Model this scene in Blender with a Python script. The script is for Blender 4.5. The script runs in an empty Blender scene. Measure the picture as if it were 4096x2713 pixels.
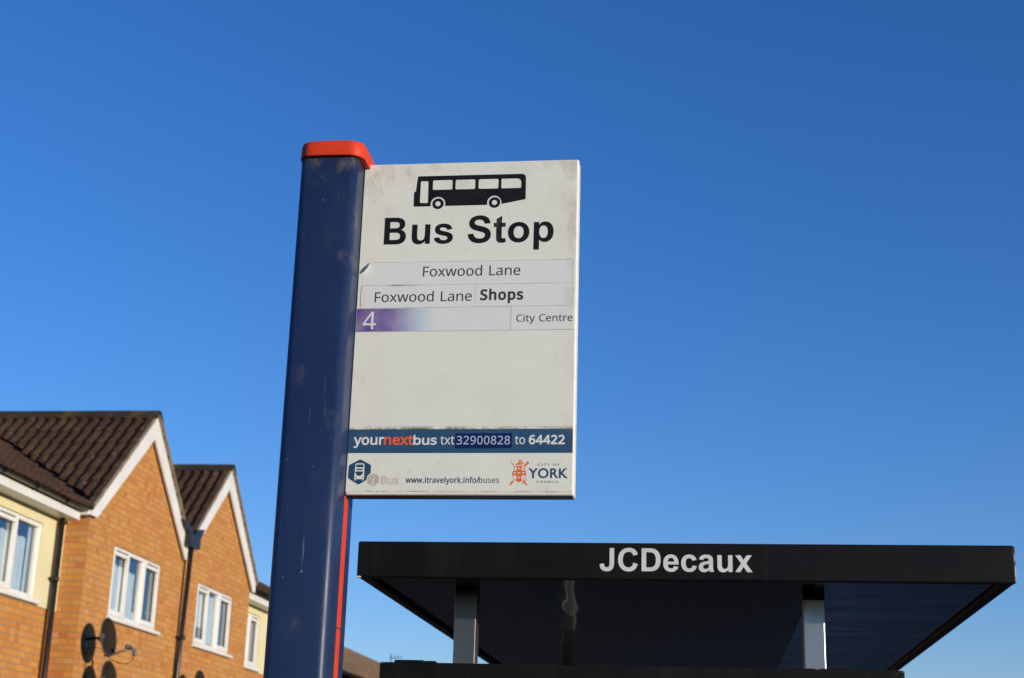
import bpy, bmesh, math, random
from mathutils import Vector, Matrix, geometry
random.seed(7)
S = bpy.context.scene
COL = S.collection
R = math.radians

# ------------------------------------------------------------------ camera
# World: +Y runs along the street, +X to the right of it, Z up, metres. The lens is 1.65 m above the pavement.
YAW, PITCH, ROLL = 0.13481862, 0.30107124, 0.02933803
cam = bpy.data.cameras.new('camera')
cam.sensor_fit = 'HORIZONTAL'
cam.sensor_width = 23.5
cam.lens = 23.5 * 6004.85 / 4096
cam.clip_start, cam.clip_end = 0.05, 3000
cam.dof.use_dof = True
cam.dof.focus_distance = 3.03
cam.dof.aperture_fstop = 6.3
co = bpy.data.objects.new('camera', cam)
COL.objects.link(co)
fw = Vector((-math.sin(YAW) * math.cos(PITCH), math.cos(YAW) * math.cos(PITCH), math.sin(PITCH)))
r0 = Vector((math.cos(YAW), math.sin(YAW), 0))
u0 = r0.cross(fw)
rv = math.cos(ROLL) * r0 + math.sin(ROLL) * u0
uv = -math.sin(ROLL) * r0 + math.cos(ROLL) * u0
co.matrix_world = Matrix(((rv.x, uv.x, -fw.x, 0), (rv.y, uv.y, -fw.y, 0), (rv.z, uv.z, -fw.z, 1.65), (0, 0, 0, 1)))
S.camera = co

# ------------------------------------------------------------------ sky, sun, exposure
SUN_AZ, SUN_EL = R(58), R(7.6)          # azimuth from -Y towards +X
SUN_DIR = Vector((math.sin(SUN_AZ) * math.cos(SUN_EL), -math.cos(SUN_AZ) * math.cos(SUN_EL), math.sin(SUN_EL)))
W = bpy.data.worlds.new('World')
S.world = W
W.use_nodes = True
nt = W.node_tree
bg = nt.nodes['Background']
sky = nt.nodes.new('ShaderNodeTexSky')
sky.sky_type = 'NISHITA'
sky.sun_disc = False
sky.sun_elevation = SUN_EL
sky.sun_rotation = math.atan2(SUN_DIR.x, SUN_DIR.y)
sky.altitude = 0
sky.air_density = 1.0
sky.dust_density = 0.0
sky.ozone_density = 3.0
hs = nt.nodes.new('ShaderNodeHueSaturation')
hs.inputs['Saturation'].default_value = 1.195
wb = nt.nodes.new('ShaderNodeMix')              # cool white balance of the photograph's sky
wb.data_type, wb.blend_type = 'RGBA', 'MULTIPLY'
wb.inputs[0].default_value = 1.0
wb.inputs[7].default_value = (0.98, 0.99, 1.40, 1)
nt.links.new(sky.outputs[0], hs.inputs['Color'])
nt.links.new(hs.outputs[0], wb.inputs[6])
nt.links.new(wb.outputs[2], bg.inputs[0])
bg.inputs[1].default_value = 0.15
sl = bpy.data.lights.new('sun', 'SUN')
sl.energy = 4.8
sl.angle = R(0.53)
sl.color = (1.0, 0.87, 0.70)
so = bpy.data.objects.new('sun', sl)
COL.objects.link(so)
so.location = SUN_DIR * 60
so.rotation_euler = SUN_DIR.to_track_quat('Z', 'Y').to_euler()
S.view_settings.view_transform = 'Standard'
S.view_settings.look = 'None'
S.view_settings.exposure = 0.0
S.view_settings.gamma = 1.0

# ------------------------------------------------------------------ helpers
def wloc(o):
    v = Vector((0, 0, 0))
    while o is not None:
        v += o.location
        o = o.parent
    return v

def tag(o, label=None, cat=None, group=None, kind=None):
    if label: o['label'] = label
    if cat: o['category'] = cat
    if group: o['group'] = group
    if kind: o['kind'] = kind
    return o

def thing(name, loc, label, cat, group=None):
    o = bpy.data.objects.new(name, None)
    o.empty_display_size = 0.1
    COL.objects.link(o)
    o.location = loc
    return tag(o, label, cat, group)

def link_mesh(name, me, mats, parent=None, smooth=False):
    if not isinstance(mats, (list, tuple)): mats = [mats]
    for m in mats: me.materials.append(m)
    if smooth:
        for p in me.polygons: p.use_smooth = True
    o = bpy.data.objects.new(name, me)
    COL.objects.link(o)
    if parent is not None:
        off = wloc(parent)
        me.transform(Matrix.Translation(-off))
        o.parent = parent
    return o

class MB:
    """collects faces in world coordinates, builds ONE mesh object"""
    def __init__(s): s.bm = bmesh.new(); s.mi = 0
    def face(s, pts):
        f = s.bm.faces.new([s.bm.verts.new(p) for p in pts]); f.material_index = s.mi; return f
    def box(s, a, b, bevel=0, seg=2):
        x0, y0, z0 = (min(a[i], b[i]) for i in range(3)); x1, y1, z1 = (max(a[i], b[i]) for i in range(3))
        v = [s.bm.verts.new(p) for p in ((x0,y0,z0),(x1,y0,z0),(x1,y1,z0),(x0,y1,z0),(x0,y0,z1),(x1,y0,z1),(x1,y1,z1),(x0,y1,z1))]
        fs = [s.bm.faces.new([v[i] for i in q]) for q in ((3,2,1,0),(4,5,6,7),(0,1,5,4),(1,2,6,5),(2,3,7,6),(3,0,4,7))]
        for f in fs: f.material_index = s.mi
        if bevel:
            es = list({e for f in fs for e in f.edges})
            r = bmesh.ops.bevel(s.bm, geom=es, offset=bevel, segments=seg, profile=0.5, affect='EDGES')
            for f in r['faces']: f.material_index = s.mi
        return s
    def prism(s, poly, a, b):
        """poly: list of 3D points of one end, a->b offset vectors"""
        a, b = Vector(a), Vector(b)
        p = [Vector(q) for q in poly]
        v0 = [s.bm.verts.new(q + a) for q in p]; v1 = [s.bm.verts.new(q + b) for q in p]
        n = len(p)
        fs = [s.bm.faces.new(v0[::-1]), s.bm.faces.new(v1)]
        for i in range(n): fs.append(s.bm.faces.new((v0[i], v0[(i+1)%n], v1[(i+1)%n], v1[i])))
        for f in fs: f.material_index = s.mi
        return s
    def tube(s, pts, r, n=12, caps=True, r2=None):
        pts = [Vector(p) for p in pts]; rings = []
        up = Vector((0.123, 0.31, 0.94))
        for i, p in enumerate(pts):
            d = (pts[min(i+1, len(pts)-1)] - pts[max(i-1, 0)]).normalized()
            a = d.cross(up)
            if a.length < 1e-3: a = d.cross(Vector((1, 0, 0)))
            a.normalize(); b = d.cross(a)
            rr = r if r2 is None else r + (r2 - r) * i / (len(pts) - 1)
            rings.append([s.bm.verts.new(p + rr * (math.cos(2*math.pi*k/n) * a + math.sin(2*math.pi*k/n) * b)) for k in range(n)])
        for q, w in zip(rings, rings[1:]):
            for k in range(n):
                f = s.bm.faces.new((q[k], q[(k+1)%n], w[(k+1)%n], w[k])); f.smooth = True; f.material_index = s.mi
        if caps:
            for q in (rings[0], rings[-1]): s.bm.faces.new(q).material_index = s.mi
        return s
    def build(s, name, mats, parent=None, smooth=False, label=None):
        bmesh.ops.recalc_face_normals(s.bm, faces=s.bm.faces)
        me = bpy.data.meshes.new(name); s.bm.to_mesh(me); s.bm.free()
        o = link_mesh(name, me, mats, parent, smooth)
        if label: o['label'] = label
        return o

# ------------------------------------------------------------------ materials
def base_mat(name):
    m = bpy.data.materials.new(name); m.use_nodes = True
    n = m.node_tree; return m, n, n.nodes['Principled BSDF']
def c4(c): return (c[0], c[1], c[2], 1)
def flat(name, col, rough=0.5, metal=0, spec=0.5, coat=0):
    m, n, b = base_mat(name)
    b.inputs['Base Color'].default_value = c4(col); b.inputs['Roughness'].default_value = rough
    b.inputs['Metallic'].default_value = metal; b.inputs['Specular IOR Level'].default_value = spec
    b.inputs['Coat Weight'].default_value = coat
    return m
class NT:
    """short node helpers"""
    def __init__(s, n): s.n = n; s.N = n.nodes; s.L = n.links
    def node(s, t, **k):
        x = s.N.new(t)
        for a, v in k.items(): setattr(x, a, v)
        return x
    def put(s, sock, v):
        if hasattr(v, 'links'): s.L.new(v, sock)
        else: sock.default_value = v
    def obj(s, scale=None, loc=None):
        o = s.node('ShaderNodeTexCoord').outputs['Object']
        if scale is None and loc is None: return o
        mp = s.node('ShaderNodeMapping')
        if scale: mp.inputs['Scale'].default_value = scale
        if loc: mp.inputs['Location'].default_value = loc
        s.L.new(o, mp.inputs['Vector']); return mp.outputs[0]
    def noise(s, vec, scale, detail=4, rough=0.55, out='Fac'):
        x = s.node('ShaderNodeTexNoise'); s.L.new(vec, x.inputs['Vector'])
        x.inputs['Scale'].default_value = scale; x.inputs['Detail'].default_value = detail; x.inputs['Roughness'].default_value = rough
        return x.outputs[out]
    def ramp(s, f, a, b, c0=0.0, c1=1.0):
        x = s.node('ShaderNodeMapRange'); s.L.new(f, x.inputs['Value']); x.clamp = True
        x.inputs['From Min'].default_value = a; x.inputs['From Max'].default_value = b
        x.inputs['To Min'].default_value = c0; x.inputs['To Max'].default_value = c1
        return x.outputs[0]
    def math(s, op, a, b=0.0):
        x = s.node('ShaderNodeMath', operation=op); s.put(x.inputs[0], a); s.put(x.inputs[1], b); return x.outputs[0]
    def mix(s, f, a, b, mode='MIX'):
        x = s.node('ShaderNodeMix', data_type='RGBA', blend_type=mode)
        s.put(x.inputs[0], f)
        for k, v in ((6, a), (7, b)):
            if isinstance(v, tuple): v = c4(v)
            s.put(x.inputs[k], v)
        return x.outputs[2]
    def sep(s, v):
        x = s.node('ShaderNodeSeparateXYZ'); s.L.new(v, x.inputs[0]); return x.outputs
    def comb(s, a, b, c=0.0):
        x = s.node('ShaderNodeCombineXYZ')
        for i, v in enumerate((a, b, c)): s.put(x.inputs[i], v)
        return x.outputs[0]
    def bump(s, h, strength=0.3, dist=0.01):
        x = s.node('ShaderNodeBump'); x.inputs['Strength'].default_value = strength; x.inputs['Distance'].default_value = dist
        s.L.new(h, x.inputs['Height']); return x.outputs[0]
def mottled(name, a, b, scale=6, rough=0.6, spec=0.4, metal=0, lo=0.35, hi=0.65, bump=0, stretch=None, rvar=0.0):
    m, n, p = base_mat(name); t = NT(n)
    v = t.obj(stretch)
    f = t.ramp(t.noise(v, scale, 6), lo, hi)
    n.links.new(t.mix(f, a, b), p.inputs['Base Color'])
    p.inputs['Roughness'].default_value = rough; p.inputs['Specular IOR Level'].default_value = spec; p.inputs['Metallic'].default_value = metal
    if rvar: n.links.new(t.ramp(t.noise(v, scale * 2.3, 5), 0.3, 0.7, rough - rvar, rough + rvar), p.inputs['Roughness'])
    if bump: n.links.new(t.bump(t.noise(v, scale * 5, 5), bump, 0.004), p.inputs['Normal'])
    return m

def brick_mat(name, c1, c2, c3, mortar):
    m, n, p = base_mat(name); t = NT(n)
    geo = t.node('ShaderNodeNewGeometry')
    nx = t.math('ABSOLUTE', t.sep(geo.outputs['Normal'])[0])
    side = t.math('GREATER_THAN', nx, 0.5)
    x, y, z = t.sep(t.obj())[:3]
    u = t.math('ADD', t.math('MULTIPLY', side, y), t.math('MULTIPLY', t.math('SUBTRACT', 1.0, side), x))
    vec = t.comb(u, z)
    def br(off, ca, cb):
        b = t.node('ShaderNodeTexBrick'); n.links.new(vec, b.inputs['Vector'])
        b.offset = 0.5; b.inputs['Scale'].default_value = 1
        b.inputs['Brick Width'].default_value = 0.225; b.inputs['Row Height'].default_value = 0.075
        b.inputs['Mortar Size'].default_value = 0.0068; b.inputs['Mortar Smooth'].default_value = 0.15
        b.inputs['Bias'].default_value = off
        b.inputs['Color1'].default_value = c4(ca); b.inputs['Color2'].default_value = c4(cb); b.inputs['Mortar'].default_value = c4(mortar)
        return b
    b = br(-0.1, c1, c2)
    ce = t.comb(t.math('SNAP', u, 0.1125), t.math('SNAP', z, 0.075))
    red = t.ramp(t.noise(ce, 9.0, 2), 0.56, 0.66)
    body = t.mix(t.math('MULTIPLY', red, 0.75), b.outputs['Color'], c3)
    body = t.mix(b.outputs['Fac'], body, mortar)
    pale = t.ramp(t.noise(ce, 7.3, 2), 0.60, 0.68)
    body = t.mix(t.math('MULTIPLY', t.math('MULTIPLY', pale, 0.5), t.math('SUBTRACT', 1.0, b.outputs['Fac'])), body, (0.60, 0.34, 0.17))
    fine = t.noise(t.obj(), 60, 5)
    body = t.mix(t.ramp(fine, 0.3, 0.7, 0.0, 0.35), body, (c2[0]*0.6, c2[1]*0.6, c2[2]*0.6))
    blot = t.noise(t.obj(), 1.1, 4)
    body = t.mix(t.ramp(blot, 0.4, 0.75, 0.0, 0.15), body, (0.30, 0.16, 0.09))
    n.links.new(body, p.inputs['Base Color'])
    p.inputs['Roughness'].default_value = 0.85; p.inputs['Specular IOR Level'].default_value = 0.2
    h = t.math('ADD', t.math('MULTIPLY', t.math('SUBTRACT', 1.0, b.outputs['Fac']), 1.0), t.math('MULTIPLY', fine, 0.3))
    n.links.new(t.bump(h, 0.5, 0.006), p.inputs['Normal'])
    return m

def tile_mat(name, a, b, moss, mossy=0.35):
    m, n, p = base_mat(name); t = NT(n)
    o = t.obj()
    base = t.mix(t.ramp(t.noise(o, 2.2, 6), 0.35, 0.65), a, b)
    base = t.mix(t.ramp(t.noise(o, 22, 4), 0.3, 0.75, 0.0, 0.5), base, (a[0]*0.55, a[1]*0.55, a[2]*0.55))
    sx, sy, sz = t.sep(o)[:3]
    cell = t.comb(t.math('SNAP', sx, 0.30), t.math('SNAP', sy, 0.30), t.math('SNAP', sz, 0.214))
    wn = t.node('ShaderNodeTexWhiteNoise'); wn.noise_dimensions = '3D'; n.links.new(cell, wn.inputs['Vector'])
    base = t.mix(t.ramp(wn.outputs['Value'], 0.0, 1.0, 0.0, 0.45), base, (a[0]*0.45, a[1]*0.45, a[2]*0.5))
    lich = t.ramp(t.noise(o, 14, 3), 0.66, 0.72)
    base = t.mix(t.math('MULTIPLY', lich, 0.6), base, (0.22, 0.20, 0.17))
    base = t.mix(t.math('MULTIPLY', t.ramp(t.noise(o, 3.1, 5), 0.52, 0.7), mossy), base, moss)
    n.links.new(base, p.inputs['Base Color'])
    p.inputs['Roughness'].default_value = 0.9; p.inputs['Specular IOR Level'].default_value = 0.15
    n.links.new(t.bump(t.noise(o, 70, 4), 0.3, 0.004), p.inputs['Normal'])
    return m

def glass_mat(name):
    m, n, p = base_mat(name); t = NT(n)
    n.nodes.remove(p)
    lw = t.node('ShaderNodeLayerWeight'); lw.inputs['Blend'].default_value = 0.5     # Facing, the same from both sides
    fr = t.math('ADD', t.math('MULTIPLY', t.math('POWER', lw.outputs['Facing'], 5.0), 0.68), 0.32)
    tr = t.node('ShaderNodeBsdfTransparent'); tr.inputs[0].default_value = (0.80, 0.88, 0.90, 1)
    gl = t.node('ShaderNodeBsdfGlossy'); gl.inputs['Roughness'].default_value = 0.02; gl.inputs[0].default_value = (0.95, 0.97, 1, 1)
    wv = t.bump(t.noise(t.obj(), 1.4, 2), 0.05, 0.05)
    n.links.new(wv, gl.inputs['Normal'])
    mx = t.node('ShaderNodeMixShader')
    n.links.new(fr, mx.inputs[0]); n.links.new(tr.outputs[0], mx.inputs[1]); n.links.new(gl.outputs[0], mx.inputs[2])
    n.links.new(mx.outputs[0], n.nodes['Material Output'].inputs['Surface'])
    return m

M = {}
M['brick'] = brick_mat('orange_brick', (0.595, 0.280, 0.066), (0.495, 0.195, 0.044), (0.47, 0.130, 0.042), (0.30, 0.205, 0.11))
M['render'] = mottled('cream_render', (0.67, 0.612, 0.375), (0.63, 0.565, 0.335), 2.5, 0.85, 0.2, bump=0.1)
M['upvc'] = mottled('white_upvc', (0.74, 0.73, 0.68), (0.66, 0.65, 0.60), 3, 0.35, 0.5)
M['tile'] = tile_mat('brown_roof_tile', (0.058, 0.034, 0.021), (0.080, 0.045, 0.027), (0.09, 0.075, 0.025), 0.3)
M['ridge'] = tile_mat('mossy_ridge_tile', (0.045, 0.036, 0.025), (0.07, 0.056, 0.034), (0.17, 0.11, 0.018), 0.75)
M['verge'] = mottled('verge_mortar', (0.30, 0.24, 0.16), (0.20, 0.155, 0.10), 8, 0.9, 0.2)
M['fartile'] = tile_mat('weathered_roof_tile', (0.20, 0.125, 0.075), (0.25, 0.165, 0.095), (0.27, 0.20, 0.09), 0.6)
M['gutter'] = mottled('dark_brown_plastic', (0.010, 0.0085, 0.0075), (0.017, 0.014, 0.012), 5, 0.35, 0.45)
M['glass'] = glass_mat('window_glass')
M['curtain'] = mottled('pale_curtain', (0.84, 0.84, 0.80), (0.74, 0.75, 0.72), 5, 0.9, 0.1)
M['valley'] = flat('lead_valley', (0.012, 0.012, 0.012), 0.8)
M['inside'] = flat('dark_interior', (0.22, 0.25, 0.28), 0.9, spec=0.1)
M['dish'] = mottled('dark_dish_mesh', (0.032, 0.021, 0.012), (0.022, 0.015, 0.009), 4, 0.7, 0.12)
M['dishrim'] = flat('grey_dish_rim', (0.07, 0.068, 0.062), 0.45)
M['lnb'] = flat('grey_receiver', (0.10, 0.11, 0.12), 0.45)
M['galv'] = mottled('galvanised_bracket', (0.12, 0.12, 0.12), (0.08, 0.08, 0.08), 20, 0.5, 0.5, metal=0.5)
M['cable'] = flat('black_cable', (0.012, 0.012, 0.013), 0.5)
def black_paint():
    m, n, p = base_mat('black_powder_coat'); t = NT(n); o = t.obj()
    col = t.mix(t.ramp(t.noise(o, 3.5, 6), 0.35, 0.65), (0.0055, 0.0052, 0.0049), (0.0085, 0.0080, 0.0075))
    dust = t.math('MULTIPLY', t.ramp(t.noise(t.obj((1, 1, 0.35)), 9, 7, 0.7), 0.56, 0.76), 0.40)
    run_ = t.math('MULTIPLY', t.ramp(t.noise(t.obj((26, 26, 0.7)), 1.0, 4), 0.60, 0.74), 0.28)
    col = t.mix(t.math('MAXIMUM', dust, run_), col, (0.030, 0.028, 0.024))
    col = t.mix(t.math('MULTIPLY', t.ramp(t.noise(o, 120, 2), 0.755, 0.775), 0.6), col, (0.10, 0.095, 0.085))
    n.links.new(col, p.inputs['Base Color'])
    n.links.new(t.ramp(t.noise(o, 8, 5), 0.3, 0.7, 0.38, 0.54), p.inputs['Roughness']); p.inputs['Specular IOR Level'].default_value = 0.16
    return m
M['blackpaint'] = black_paint()
M['wornedge'] = mottled('worn_paint_edge', (0.55, 0.55, 0.52), (0.015, 0.015, 0.014), 55, 0.6, 0.3, lo=0.42, hi=0.55)
M['soffit'] = None
M['steel'] = None
def soffit_mat():
    m, n, p = base_mat('glossy_black_soffit'); t = NT(n)
    p.inputs['Base Color'].default_value = (0.0028, 0.0028, 0.0030, 1)
    n.links.new(t.ramp(t.noise(t.obj((0.5, 3.0, 1.0)), 5.0, 5), 0.3, 0.7, 0.04, 0.12), p.inputs['Roughness'])
    p.inputs['Specular IOR Level'].default_value = 0.045
    n.links.new(t.bump(t.noise(t.obj((3.5, 0.5, 1.0)), 1.5, 2), 1.0, 0.006), p.inputs['Normal'])
    return m
M['soffit'] = soffit_mat()
def blue_reflection_mat():  # streaky blue reflection put into the metal's colour
    m, n, p = base_mat('painted_blue_reflection'); t = NT(n)
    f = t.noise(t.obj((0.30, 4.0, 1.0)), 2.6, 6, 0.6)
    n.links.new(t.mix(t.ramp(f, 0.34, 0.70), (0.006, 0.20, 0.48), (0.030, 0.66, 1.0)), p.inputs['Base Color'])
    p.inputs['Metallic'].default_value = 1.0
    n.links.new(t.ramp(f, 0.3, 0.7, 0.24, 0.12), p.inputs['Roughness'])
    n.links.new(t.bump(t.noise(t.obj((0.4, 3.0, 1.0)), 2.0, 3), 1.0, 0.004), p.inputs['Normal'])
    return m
M['bluereflect'] = blue_reflection_mat()
def steel_mat(name, ca, cb):
    m, n, p = base_mat(name); t = NT(n)
    o = t.obj((90, 90, 4))
    f = t.noise(o, 3.0, 5)
    n.links.new(t.mix(f, ca, cb), p.inputs['Base Color'])
    p.inputs['Metallic'].default_value = 0.9
    n.links.new(t.ramp(t.noise(t.obj(), 35, 4), 0.3, 0.7, 0.28, 0.42), p.inputs['Roughness'])
    return m
M['steel'] = steel_mat('brushed_steel', (0.36, 0.37, 0.375), (0.50, 0.50, 0.495))
M['dimreflect'] = steel_mat('steel_dim_reflection', (0.20, 0.205, 0.21), (0.28, 0.28, 0.275))  # darker copy of the brushed steel, a dim reflection put into its colour

def blob(t, a, b, a0, b0, ra, rb):
    q = t.math('ADD', t.math('POWER', t.math('ABSOLUTE', t.math('DIVIDE', t.math('SUBTRACT', a, a0), ra)), 2.0), t.math('POWER', t.math('ABSOLUTE', t.math('DIVIDE', t.math('SUBTRACT', b, b0), rb)), 2.0))
    return t.ramp(q, 0.0, 1.0, 1.0, 0.0)
def pole_mat():
    m, n, p = base_mat('blue_pole_paint'); t = NT(n)
    o = t.obj(); x, y, z = t.sep(o)[:3]; xw = t.math('ADD', x, -0.774)
    base = t.mix(t.ramp(t.noise(t.obj((1, 1, 0.25)), 7, 5), 0.35, 0.7), (0.0105, 0.0245, 0.076), (0.0160, 0.0330, 0.090))
    base = t.mix(t.ramp(t.noise(t.obj((1, 1, 0.5)), 11, 6, 0.65), 0.52, 0.8, 0.0, 0.35), base, (0.045, 0.060, 0.110))
    scr = t.ramp(t.noise(t.obj((95, 95, 5)), 1.0, 3), 0.665, 0.74)
    scr2 = t.ramp(t.noise(o, 5, 3), 0.46, 0.60)
    base = t.mix(t.math('MULTIPLY', t.math('MULTIPLY', scr, scr2), 0.6), base, (0.26, 0.28, 0.36))
    chip = t.ramp(t.noise(o, 105, 2), 0.755, 0.775)
    base = t.mix(t.math('MULTIPLY', chip, 0.75), base, (0.42, 0.40, 0.37))
    smear = t.math('MULTIPLY', t.ramp(t.noise(t.obj((1, 1, 0.6)), 70, 6, 0.75), 0.40, 0.66), t.ramp(t.noise(t.obj((1, 1, 0.5)), 28, 4, 0.6), 0.40, 0.62))
    spots = [(-0.724, 2.695, 0.020, 0.018, 0.85), (-0.813, 2.822, 0.014, 0.016, 0.55), (-0.777, 2.895, 0.012, 0.028, 0.75), (-0.745, 2.905, 0.030, 0.022, 0.55), (-0.805, 2.908, 0.022, 0.016, 0.6),
             (-0.718, 2.912, 0.012, 0.010, 0.6), (-0.714, 2.79, 0.008, 0.03, 0.5), (-0.745, 2.745, 0.025, 0.03, 0.25), (-0.795, 2.86, 0.012, 0.010, 0.35), (-0.74, 2.83, 0.016, 0.012, 0.3), (-0.80, 2.45, 0.018, 0.02, 0.3), (-0.735, 2.36, 0.02, 0.02, 0.3), (-0.822, 2.52, 0.01, 0.02, 0.35), (-0.771, 1.963, 0.010, 0.012, 0.45)]
    for (a0, b0, ra, rb, k) in spots:
        base = t.mix(t.math('MULTIPLY', t.math('MULTIPLY', t.math('POWER', blob(t, xw, z, a0, b0, ra*1.25, rb*1.25), 0.9), smear), k), base, (0.20, 0.175, 0.14))
    n.links.new(base, p.inputs['Base Color'])
    n.links.new(t.ramp(t.noise(o, 16, 5), 0.3, 0.7, 0.34, 0.46), p.inputs['Roughness'])
    p.inputs['Specular IOR Level'].default_value = 0.30
    return m
M['pole'] = pole_mat()
def red_mat():
    m, n, p = base_mat('red_plastic'); t = NT(n)
    o = t.obj()
    base = t.mix(t.ramp(t.noise(o, 26, 5), 0.35, 0.7), (0.66, 0.047, 0.011), (0.55, 0.044, 0.015))
    chip = t.ramp(t.noise(o, 75, 3), 0.70, 0.74)
    base = t.mix(t.math('MULTIPLY', chip, 0.7), base, (0.22, 0.15, 0.10))
    n.links.new(base, p.inputs['Base Color']); p.inputs['Roughness'].default_value = 0.55; p.inputs['Specular IOR Level'].default_value = 0.22
    return m
M['red'] = red_mat()

SX, SY, SZ = -0.709, 2.846, 2.930        # top left corner of the sign panel's front face
STOP_AT = (-0.774, 2.857, 0.0)
def sign_mat(name, base, dirt, grime=1.0, base2=None, grad=False, rough=0.45):
    m, n, p = base_mat(name); t = NT(n)
    o = t.obj(); x, y, z = t.sep(o)[:3]
    u = t.math('ADD', x, STOP_AT[0] - SX); v = t.math('SUBTRACT', SZ, z)
    col = t.mix(t.ramp(t.noise(o, 11, 7, 0.65), 0.42, 0.80, 0.0, 0.26 * grime), base, dirt)
    if grad:
        cr = t.node('ShaderNodeValToRGB'); n.links.new(t.math('MULTIPLY', u, 2.5), cr.inputs[0])
        els = [(0.0, (0.112, 0.058, 0.250)), (0.10, (0.120, 0.068, 0.262)), (0.19, (0.17, 0.130, 0.33)), (0.27, (0.32, 0.345, 0.50)), (0.335, (0.47, 0.56, 0.63)), (0.42, base)]
        cr.color_ramp.elements[0].position, cr.color_ramp.elements[0].color = els[0][0], c4(els[0][1])
        cr.color_ramp.elements[1].position, cr.color_ramp.elements[1].color = els[-1][0], c4(els[-1][1])
        for q, c in els[1:-1]:
            e = cr.color_ramp.elements.new(q); e.color = c4(c)
        col = t.mix(t.ramp(t.noise(o, 30, 5), 0.4, 0.75, 0.0, 0.3), cr.outputs[0], dirt)
    # brown smears of dirt, thick along the top and down the right edge
    topm = t.ramp(v, 0.0, 0.16, 1.0, 0.0)
    right = t.ramp(u, 0.40, 0.455)
    leftm = t.ramp(u, 0.0, 0.10, 1.0, 0.0)
    zone = t.math('MINIMUM', t.math('ADD', t.math('ADD', t.math('MULTIPLY', topm, 0.8), t.math('MULTIPLY', right, 0.55)), t.math('ADD', t.math('MULTIPLY', leftm, 0.25), 0.12)), 1.0)
    sm = t.ramp(t.noise(t.obj((1.0, 1, 0.7)), 21, 7, 0.62), 0.50, 0.74)
    col = t.mix(t.math('MULTIPLY', t.math('MULTIPLY', zone, sm), 0.40 * grime), col, (0.30, 0.235, 0.15))
    streak = t.ramp(t.noise(t.obj((1.0, 1, 0.28)), 46, 5, 0.6), 0.62, 0.76)
    col = t.mix(t.math('MULTIPLY', t.math('MULTIPLY', zone, streak), 0.45 * grime), col, (0.22, 0.18, 0.13))
    fuzz = t.math('MULTIPLY', t.ramp(t.noise(t.obj((1, 1, 0.7)), 80, 6, 0.75), 0.36, 0.64), t.ramp(t.noise(t.obj((1, 1, 0.6)), 30, 4, 0.6), 0.34, 0.60))
    for (a0, b0, ra, rb, k) in ((0.095, 0.020, 0.006, 0.012, 0.75), (0.0255, 0.022, 0.006, 0.014, 0.7), (0.018, 0.040, 0.012, 0.018, 0.35), (0.070, 0.020, 0.045, 0.035, 0.40), (0.030, 0.065, 0.030, 0.014, 0.32), (0.105, 0.042, 0.012, 0.022, 0.4),
        (0.33, 0.018, 0.05, 0.018, 0.30), (0.435, 0.02, 0.02, 0.03, 0.45), (0.44, 0.16, 0.012, 0.05, 0.5), (0.438, 0.29, 0.014, 0.04, 0.6), (0.436, 0.235, 0.01, 0.02, 0.35), (0.012, 0.30, 0.006, 0.03, 0.5), (0.40, 0.69, 0.04, 0.016, 0.38), (0.345, 0.682, 0.006, 0.010, 0.55), (0.10, 0.67, 0.03, 0.02, 0.22), (0.20, 0.655, 0.05, 0.012, 0.2), (0.06, 0.45, 0.03, 0.05, 0.18), (0.30, 0.52, 0.06, 0.05, 0.14),
        (0.183, 0.641, 0.0022, 0.0028, 1.6), (0.1905, 0.6436, 0.0020, 0.0022, 1.4), (0.127, 0.659, 0.004, 0.006, 0.7), (0.157, 0.661, 0.006, 0.006, 0.5), (0.396, 0.055, 0.0018, 0.003, 1.3), (0.223, 0.193, 0.0022, 0.0028, 1.1), (0.157, 0.210, 0.0014, 0.0014, 1.6), (0.356, 0.029, 0.0014, 0.0014, 1.4)):
        col = t.mix(t.math('MINIMUM', t.math('MULTIPLY', t.math('MULTIPLY', t.math('POWER', blob(t, u, v, a0, b0, ra, rb), 0.6), fuzz), k * 0.8), 1.0), col, (0.27, 0.215, 0.145) if k < 1 else (0.06, 0.058, 0.05))
    speck = t.ramp(t.noise(o, 190, 2), 0.755, 0.785)
    col = t.mix(t.math('MULTIPLY', speck, 0.55 * grime), col, (0.14, 0.13, 0.11))
    # green growth along the ledges of the stickers
    edge = t.noise(t.obj((1, 1, 1)), 17, 4)
    fine = t.noise(o, 210, 4)
    def ledge(vc, up, dn, amt, lo, hi):
        a = t.ramp(v, vc - up, vc, 0.0, 1.0); b = t.ramp(v, vc, vc + dn, 1.0, 0.0)
        return t.math('MULTIPLY', t.math('MULTIPLY', t.math('MULTIPLY', a, b), t.ramp(t.math('ADD', t.math('MULTIPLY', edge, 0.6), t.math('MULTIPLY', fine, 0.4)), lo, hi)), amt)
    g = ledge(0.5733, 0.0075, 0.0016, 1.0, 0.40, 0.56)
    g = t.math('MAXIMUM', g, ledge(0.7003, 0.004, 0.0030, 1.0, 0.44, 0.58))
    g2 = t.math('MULTIPLY', ledge(0.2708, 0.0022, 0.0025, 1.0, 0.42, 0.56), t.math('MULTIPLY', t.ramp(u, 0.06, 0.075), t.ramp(u, 0.10, 0.15, 1.0, 0.0)))
    g = t.math('MAXIMUM', g, g2)
    col = t.mix(g, col, (0.085, 0.080, 0.020))
    n.links.new(col, p.inputs['Base Color'])
    p.inputs['Roughness'].default_value = rough; p.inputs['Specular IOR Level'].default_value = 0.4
    n.links.new(t.bump(t.noise(o, 9, 3), 0.04, 0.01), p.inputs['Normal'])
    return m
M['signbody'] = mottled('white_sign_enamel', (0.74, 0.72, 0.65), (0.62, 0.58, 0.48), 30, 0.4, 0.45, lo=0.45, hi=0.8)
M['signface'] = sign_mat('sign_face_sheet', (0.690, 0.710, 0.630), (0.58, 0.56, 0.46))
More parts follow.
